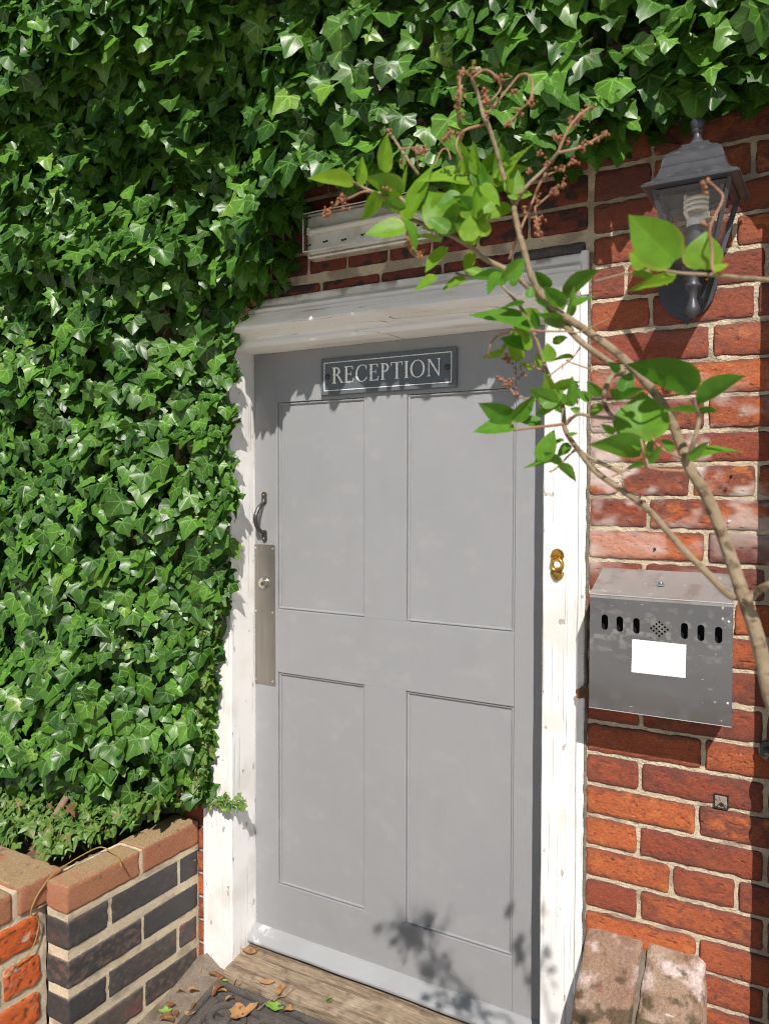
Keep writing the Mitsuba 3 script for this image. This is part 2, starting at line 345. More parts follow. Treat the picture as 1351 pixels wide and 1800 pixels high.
def mat_rubber_color(p, n, uv):
    return mix((.048, .044, .042), (.105, .092, .082), f3(p, 45, 3)+.25*smoothstep(.5, .9, n.z)-.1)*(.35+1.3*f3(p, 520, 2, 2))  # upward faces paler: ridge highlights put into the rubber colour
pbr('mat_rubber', mikit.proc(mat_rubber_color), .85, spec=.3, bump=lambda p, n, uv: f3(p, 480, 8, 2), bscale=.0028, beps=6e-4)
def stone_color(p, n, uv):
    c = mix((.225, .130, .090), (.33, .245, .175), f3(p, 14, 3)+.25*smoothstep(1.15, 1.22, p.x)-.1)
    c = mix(c, (.62, .52, .50), smoothstep(.50, .72, f3(p, 26, 23, 4))*.75*smoothstep(.30, .40, p.z))
    c = mix(c, (.075, .056, .032), smoothstep(.42, .60, f3(p, 34, 43, 4)+3.0*(.325-p.z))*.85)
    c = mix(c, (.15, .06, .03), smoothstep(.58, .72, f3(p, 30, 63))*.5)
    c = mix(c, (.60, .56, .48), smoothstep(.93, .97, n3(p, 90, 3))*.6)
    return c*(.6+.8*f3(p, 380, 2, 2))
pbr('stone_mat', mikit.proc(stone_color), .92, spec=.2, bump=lambda p, n, uv: f3(p, 130, 8)+.6*f3(p, 40, 4), bscale=.006, beps=8e-4)
def dirty_joint_color(p, n, uv): return mix((.10, .085, .065), (.26, .22, .17), f3(p, 40, 3))
pbr('dirty_joint', mikit.proc(dirty_joint_color), .95, spec=.1, bump=lambda p, n, uv: f3(p, 160, 8), bscale=.004)
def peg_color(p, n, uv):
    a = dr.atan2(p.z-.7775, p.x-1.330)
    c = mix((.26, .21, .17), (.03, .02, .015), smoothstep(.62, .75, noise(a*5., 3.+20*dr.sqrt(dr.square(p.x-1.33)+dr.square(p.z-.7775)))))
    return mix(c, (.015, .012, .01), smoothstep(.006, .003, dr.sqrt(dr.square(p.x-1.331)+dr.square(p.z-.772))))
pbr('old_wood', mikit.proc(peg_color), .9)

# ---- leaves.  uv = (id + .5 + .40 * across, .32 + .5 * along) with the leaf-stalk joint at the origin and the leaf one unit long
def leaf_xy(uv):
    i = dr.floor(uv.x); return i, (uv.x-i-.5)/.40, (uv.y-.32)/.50
def ivy_color(p, n, uv):
    i, x, y = leaf_xy(uv); r, r2 = cell_rand(i, 1), cell_rand(i, 2)
    x = dr.abs(x)
    c = mix((.016, .060, .007), (.095, .225, .024), r*r*.5+r*.5)
    c = mix(c, (.15, .27, .030), smoothstep(.93, .98, r2)*.8)
    rad = dr.sqrt(x*x+y*y)
    v = mi.Float(0)
    for a in (0., 52., 108.):
        dx, dy = math.sin(math.radians(a)), math.cos(math.radians(a))
        along, off = x*dx+y*dy, dr.abs(x*dy-y*dx)
        v = dr.maximum(v, smoothstep(.040, .012, off*(1.+.4*along))*smoothstep(-.02, .05, along)*smoothstep(1.1, .2, along))
        for t in (.25, .45, .65):          # side veins
            for sg in (-1, 1):
                ca, sa = math.cos(math.radians(42*sg)), math.sin(math.radians(42*sg))
                ex, ey = dx*ca-dy*sa, dx*sa+dy*ca
                qx, qy = x-dx*t, y-dy*t
                al, of = qx*ex+qy*ey, dr.abs(qx*ey-qy*ex)
                v = dr.maximum(v, .45*smoothstep(.016, .005, of)*smoothstep(-.01, .03, al)*smoothstep(.34, .1, al))
    c = mix(c, c*1.3+mi.Color3f(.09, .145, .05), v*.95)
    c = c*(.75+.5*fbm(x*9+i*3., y*9, r*50.))
    return mix(c, (.13, .085, .03), smoothstep(.78, .86, noise(x*14+i*7., y*14, 3.))*.5*smoothstep(.5, .9, r2))
scene['ivy_leaf_mat'] = {'type': 'blendbsdf', 'weight': .22,
    'a': two({'type': 'principled', 'base_color': mikit.proc(ivy_color), 'roughness': .38, 'specular': .50}),
    'b': {'type': 'principledthin', 'base_color': mikit.proc(lambda p, n, uv: mix((.05, .16, .010), (.13, .36, .02), cell_rand(dr.floor(uv.x), 1))), 'roughness': .5, 'diff_trans': 1.5}}
def young_ivy_color(p, n, uv):
    i, x, y = leaf_xy(uv); x = dr.abs(x); r = cell_rand(i, 3)
    c = mix((.045, .130, .018), (.115, .215, .038), r)
    v = mi.Float(0)
    for a in (0., 52., 108.):
        dx, dy = math.sin(math.radians(a)), math.cos(math.radians(a))
        along, off = x*dx+y*dy, dr.abs(x*dy-y*dx)
        v = dr.maximum(v, smoothstep(.06, .015, off)*smoothstep(-.02, .05, along))
    c = mix(c, (.30, .34, .14), v*.6)
    return mix(c, (.22, .11, .04), smoothstep(.62, .8, noise(x*5+i*7., y*5, 3.))*smoothstep(.7, .95, cell_rand(i, 4))*.7)
scene['young_ivy_mat'] = {'type': 'blendbsdf', 'weight': .3,
    'a': two({'type': 'principled', 'base_color': mikit.proc(young_ivy_color), 'roughness': .42, 'specular': .5}),
    'b': {'type': 'principledthin', 'base_color': mikit.proc(lambda p, n, uv: mix((.10, .24, .03), (.22, .36, .05), cell_rand(dr.floor(uv.x), 3))), 'roughness': .5, 'diff_trans': 1.4}}
def shrub_leaf_color(p, n, uv, k=0.):
    i, x, y = leaf_xy(uv); x = dr.abs(x); r = cell_rand(i, 1)
    c = mix(mix((.058, .175, .016), (.115, .265, .024), r), mix((.095, .235, .018), (.17, .315, .028), r), k)
    hw = .41*dr.sqrt(dr.maximum(dr.sin(math.pi*dr.clip(.06+.90*y, 0, 1)), .01))
    c = mix(c, (.30, .30, .04), smoothstep(.84, 1.0, x/hw)*(.25+.45*k))
    c = mix(c, (.16, .15, .03), smoothstep(.80, .9, noise(x*6+i*5., y*6, 2.))*.4)
    v = smoothstep(.030, .008, x)*.8
    for t in (.08, .22, .36, .50, .64):
        qx, qy = x, y-t
        al, of = qx*.62+qy*.78, dr.abs(qx*.78-qy*.62)
        v = dr.maximum(v, .40*smoothstep(.018, .004, of)*smoothstep(-.01, .03, al)*smoothstep(.5, .2, al))
    c = mix(c, c*1.18+mi.Color3f(.02, .035, .008), v)
    return c*(.70+.6*fbm(x*6+i*3., y*6, 1.))
for nm, k in (('shrub_leaf_mat', 0.), ('shrub_bright_leaf_mat', 1.)):
    scene[nm] = {'type': 'blendbsdf', 'weight': .5,
        'a': two({'type': 'principled', 'base_color': mikit.proc(lambda p, n, uv, k=k: shrub_leaf_color(p, n, uv, k)), 'roughness': .45, 'specular': .4}),
        'b': {'type': 'principledthin', 'base_color': mikit.proc(lambda p, n, uv, k=k: mix((.10+.14*k, .30+.16*k, .02), (.16+.16*k, .38+.16*k, .03), cell_rand(dr.floor(uv.x), 1))), 'roughness': .5, 'diff_trans': 1.5}}
pbr('bark_mat', mikit.proc(lambda p, n, uv: mix(mix((.20, .145, .085), (.34, .27, .185), f3(p, 70, 3)), (.10, .07, .045), smoothstep(.55, .75, f3(p, 130, 13))*.8)), .85, spec=.25, bump=lambda p, n, uv: f3(p, 260, 8), bscale=.0015)
pbr('green_twig_mat', mikit.proc(lambda p, n, uv: mix((.30, .20, .10), (.33, .15, .10), f3(p, 40, 3))), .7)
pbr('bud_mat', mikit.proc(lambda p, n, uv: mix((.36, .165, .085), (.20, .085, .045), f3(p, 90, 3))), .85)
pbr('purple_mat', (.16, .04, .16), .8)
pbr('stem_mat', mikit.proc(lambda p, n, uv: mix((.16, .11, .06), (.28, .20, .12), f3(p, 70, 3))), .85)
pbr('runner_mat', (.30, .20, .055), .6)
pbr('dead_leaf_mat', mikit.proc(lambda p, n, uv: mix((.36, .20, .085), (.14, .062, .026), smoothstep(.25, .75, f3(p, 110, 3)+.7*(cell_rand(dr.floor(uv.x), 1)-.5)))), .7, spec=.3)
pbr('torn_leaf_mat', mikit.proc(lambda p, n, uv: mix((.12, .27, .035), (.22, .36, .06), f3(p, 90, 3))), .5)
SHRUB_STEMS = [[[1.5293,-1.1368,1.171,0.00568],[1.5155,-1.1391,1.2394,0.00548],[1.5027,-1.1456,1.2868,0.00527],[1.4946,-1.1489,1.3257,0.00507],[1.4852,-1.1533,1.3564,0.00486],[1.4768,-1.1495,1.3803,0.00466],[1.4654,-1.1514,1.4134,0.00445],[1.4578,-1.157,1.4321,0.00425],[1.4487,-1.1584,1.4475,0.00404],[1.4389,-1.1469,1.4693,0.00384],[1.4295,-1.1531,1.4935,0.00363],[1.4156,-1.163,1.5145,0.00342],[1.3978,-1.1666,1.534,0.00322],[1.3759,-1.168,1.5521,0.00301],[1.354,-1.178,1.569,0.00281],[1.3385,-1.1838,1.5887,0.0026],[1.3319,-1.1898,1.6129,0.0024],[1.3239,-1.1888,1.6417,0.00219],[1.3207,-1.1844,1.6544,0.00199]],[[1.407,-1.171,1.5166,0.00256],[1.3897,-1.1667,1.5295,0.00247],[1.37,-1.1746,1.5459,0.00238],[1.3512,-1.1694,1.5665,0.00229],[1.3353,-1.1823,1.5859,0.0022],[1.3132,-1.1789,1.6054,0.0021],[1.295,-1.1796,1.6162,0.00201],[1.2845,-1.1873,1.6262,0.00192],[1.2644,-1.1822,1.6397,0.00183],[1.2456,-1.1862,1.6494,0.00174],[1.2362,-1.1965,1.6527,0.00165]],[[1.4827,-1.1471,1.3534,0.00289],[1.476,-1.1552,1.356,0.00278],[1.4598,-1.1517,1.3713,0.00266],[1.4424,-1.1566,1.3898,0.00255],[1.4226,-1.165,1.4151,0.00243],[1.4021,-1.1692,1.4315,0.00232],[1.3827,-1.1678,1.445,0.0022],[1.3711,-1.1753,1.4614,0.00209],[1.3609,-1.1775,1.4781,0.00197],[1.3552,-1.167,1.4985,0.00186],[1.3458,-1.1698,1.5183,0.00174],[1.3379,-1.1634,1.5358,0.00163],[1.3308,-1.1691,1.5588,0.00151],[1.3206,-1.1677,1.5772,0.0014],[1.3066,-1.1632,1.5934,0.00128],[1.2972,-1.1669,1.6021,0.00117],[1.2821,-1.1702,1.6051,0.00105],[1.2673,-1.177,1.6092,0.00094]],[[1.4883,-1.165,1.3527,0.00325],[1.4951,-1.1596,1.3598,0.00293],[1.504,-1.1775,1.3671,0.00262],[1.5203,-1.1687,1.3762,0.00231]],[[1.4059,-1.1788,1.5199,0.00231],[1.3964,-1.1787,1.5156,0.00214],[1.3948,-1.19,1.5048,0.00197],[1.3927,-1.1863,1.4974,0.00179],[1.3971,-1.1917,1.4892,0.00162],[1.4037,-1.1948,1.4821,0.00145]],[[1.3204,-1.1837,1.6547,0.00199],[1.3147,-1.1911,1.6739,0.00187],[1.3107,-1.1965,1.6933,0.00175],[1.3074,-1.2047,1.7094,0.00163],[1.3068,-1.2121,1.713,0.00152],[1.3021,-1.2122,1.731,0.0014],[1.3019,-1.2234,1.7381,0.00128]],[[1.2362,-1.1985,1.659,0.00162],[1.2271,-1.2012,1.6712,0.00151],[1.2112,-1.211,1.6742,0.0014],[1.1991,-1.2091,1.6808,0.00129],[1.1926,-1.2182,1.6846,0.00118]],[[1.2389,-1.2014,1.6508,0.00116],[1.2288,-1.1996,1.6599,0.00109],[1.2244,-1.206,1.667,0.00103],[1.2095,-1.2082,1.6745,0.00096],[1.2013,-1.2126,1.6764,0.0009],[1.1883,-1.2141,1.6732,0.00083],[1.1771,-1.2184,1.6687,0.00077],[1.1709,-1.2244,1.6605,0.00071]],[[1.241,-1.1929,1.6892,0.00139],[1.237,-1.2002,1.6972,0.00124],[1.2238,-1.1956,1.7153,0.00109],[1.2133,-1.1954,1.7311,0.00094]],[[1.3046,-1.207,1.7142,0.00109],[1.316,-1.1976,1.7329,0.00087],[1.3266,-1.1919,1.7477,0.00065]],[[1.3245,-1.1864,1.7507,0.00087],[1.3332,-1.1903,1.7476,0.00083],[1.3364,-1.1876,1.7403,0.00078],[1.3364,-1.1936,1.7258,0.00074],[1.3288,-1.1924,1.7213,0.0007],[1.3224,-1.1935,1.7142,0.00065]],[[1.2988,-1.2135,1.744,0.00085],[1.3059,-1.2093,1.7495,0.0008],[1.3158,-1.2121,1.7416,0.00075],[1.3166,-1.2027,1.7362,0.00069],[1.3146,-1.2155,1.722,0.00064]],[[1.2983,-1.2154,1.7433,0.00085],[1.2956,-1.2261,1.7439,0.0008],[1.2927,-1.2246,1.7382,0.00075],[1.2953,-1.2282,1.7239,0.00069],[1.2897,-1.2209,1.7134,0.00064]],[[1.303,-1.2021,1.7122,0.00109],[1.2948,-1.2167,1.7046,0.00098],[1.2877,-1.2156,1.701,0.00087],[1.2881,-1.2194,1.6914,0.00076],[1.2908,-1.2149,1.683,0.00065]],[[1.322,-1.1854,1.6526,0.00155],[1.3333,-1.1925,1.6618,0.00139],[1.3443,-1.1827,1.6766,0.00123],[1.3582,-1.1902,1.6844,0.00107]],[[1.3568,-1.1887,1.684,0.00107],[1.3643,-1.1892,1.6985,0.00093],[1.3709,-1.1858,1.7088,0.00078],[1.3778,-1.1788,1.7171,0.00064]],[[1.358,-1.1895,1.6839,0.00107],[1.3698,-1.1742,1.6911,0.00093],[1.381,-1.168,1.6979,0.00078],[1.3878,-1.1696,1.6991,0.00064]],[[1.343,-1.1737,1.6774,0.0011],[1.3358,-1.1725,1.6673,0.00105],[1.3312,-1.1698,1.6597,0.001],[1.3244,-1.179,1.6356,0.00095],[1.3141,-1.1765,1.6143,0.0009]],[[1.3474,-1.1838,1.6714,0.00065],[1.3574,-1.175,1.678,0.00065]],[[1.3347,-1.1756,1.6516,0.00088],[1.3454,-1.1723,1.6604,0.00077],[1.3537,-1.1645,1.6701,0.00066]],[[1.3348,-1.176,1.6515,0.00066],[1.339,-1.1837,1.6385,0.00066],[1.3402,-1.183,1.6264,0.00066]],[[1.2562,-1.1931,1.6935,0.00069],[1.26,-1.1896,1.7054,0.00062],[1.2644,-1.1871,1.7067,0.00054],[1.2678,-1.1876,1.6977,0.00046]],[[1.2301,-1.2069,1.7067,0.00069],[1.2406,-1.1953,1.7105,0.00046]],[[1.2409,-1.1917,1.6943,0.00069],[1.2417,-1.1983,1.7046,0.00058],[1.2419,-1.1978,1.7102,0.00046]],[[1.2379,-1.2016,1.6509,0.00162],[1.235,-1.2001,1.638,0.00139],[1.237,-1.1979,1.6268,0.00116],[1.2427,-1.1926,1.6204,0.00093]],[[1.5302,-1.2442,1.5509,0.00151],[1.5064,-1.2449,1.558,0.00137],[1.4894,-1.2515,1.5604,0.00123],[1.4741,-1.2453,1.5652,0.0011],[1.4588,-1.2541,1.5662,0.00096],[1.4403,-1.2474,1.5724,0.00083],[1.4271,-1.2519,1.5716,0.00069],[1.404,-1.2542,1.5683,0.00056]],[[1.4869,-1.2435,1.5629,0.00105],[1.4767,-1.2525,1.5643,0.00096],[1.4749,-1.2505,1.5788,0.00087],[1.4746,-1.2564,1.591,0.00079],[1.4809,-1.2522,1.6082,0.0007],[1.4775,-1.2471,1.6162,0.00061],[1.4724,-1.2507,1.6212,0.00052]],[[1.4484,-1.1733,1.4493,0.00183],[1.4559,-1.1854,1.466,0.00166],[1.4582,-1.1819,1.482,0.0015],[1.4569,-1.189,1.4894,0.00134],[1.4564,-1.1934,1.4949,0.00118]],[[1.447,-1.1757,1.4452,0.00122],[1.4327,-1.183,1.446,0.00102],[1.4176,-1.1873,1.4485,0.00082],[1.4011,-1.1943,1.4411,0.00062]],[[1.4453,-1.178,1.4545,0.00122],[1.4355,-1.1885,1.4603,0.00101],[1.4276,-1.1886,1.4686,0.00081]],[[1.4275,-1.2108,1.451,0.00118],[1.4291,-1.2221,1.4591,0.00097],[1.4266,-1.2179,1.4663,0.00077]],[[1.4262,-1.1991,1.4473,0.0012],[1.427,-1.2071,1.4535,0.00098]],[[1.3251,-1.1936,1.4775,0.00088],[1.3285,-1.1953,1.4777,0.00098],[1.343,-1.1952,1.4789,0.00108],[1.3567,-1.196,1.4797,0.00118],[1.3657,-1.1969,1.4805,0.00128]],[[1.3245,-1.1945,1.4809,0.00066],[1.3213,-1.1876,1.4873,0.00066]],[[1.4025,-1.1748,1.4447,0.00171],[1.3803,-1.1723,1.4553,0.00143],[1.3704,-1.1762,1.4623,0.00116],[1.3654,-1.174,1.4603,0.00088]],[[1.3575,-1.1772,1.4511,0.00088],[1.3628,-1.1729,1.4582,0.00077],[1.3694,-1.1771,1.4614,0.00065]],[[1.3486,-1.1776,1.4451,0.00066],[1.3527,-1.1764,1.4473,0.00066],[1.3572,-1.1762,1.4516,0.00066]],[[1.4029,-1.1918,1.4832,0.00145],[1.3846,-1.1886,1.4858,0.00139],[1.376,-1.1958,1.4873,0.00134],[1.3649,-1.1874,1.4812,0.00128]],[[1.3667,-1.1931,1.4808,0.00085],[1.3686,-1.1926,1.4849,0.00075],[1.3718,-1.1889,1.4868,0.00064]],[[1.4069,-1.1706,1.5158,0.00064],[1.3859,-1.1632,1.5212,0.00057],[1.3632,-1.1763,1.5294,0.00051],[1.3611,-1.1724,1.5318,0.00044]],[[1.3462,-1.1723,1.5206,0.00067],[1.3535,-1.167,1.5274,0.0006],[1.3605,-1.1605,1.5344,0.00052],[1.3654,-1.1545,1.5437,0.00045]],[[1.3418,-1.1664,1.5239,0.0009],[1.3324,-1.1664,1.529,0.00079],[1.3269,-1.1708,1.5311,0.00067]],[[1.3223,-1.1834,1.5054,0.00067],[1.3167,-1.1812,1.5126,0.00067],[1.3113,-1.1798,1.5185,0.00067]],[[1.3208,-1.1961,1.5522,0.00088],[1.311,-1.1914,1.5517,0.00074],[1.3082,-1.1996,1.5436,0.00059],[1.305,-1.1964,1.536,0.00044]],[[1.3452,-1.1904,1.5521,0.00109],[1.3328,-1.1875,1.5546,0.00087],[1.3201,-1.1907,1.5553,0.00066]],[[1.3933,-1.1768,1.559,0.00043],[1.3719,-1.1766,1.5514,0.00057],[1.3601,-1.1786,1.5526,0.00072],[1.3446,-1.1885,1.5525,0.00087]],[[1.3209,-1.1821,1.5056,0.00045],[1.3252,-1.172,1.5041,0.00045],[1.3392,-1.1718,1.5011,0.00045]]]
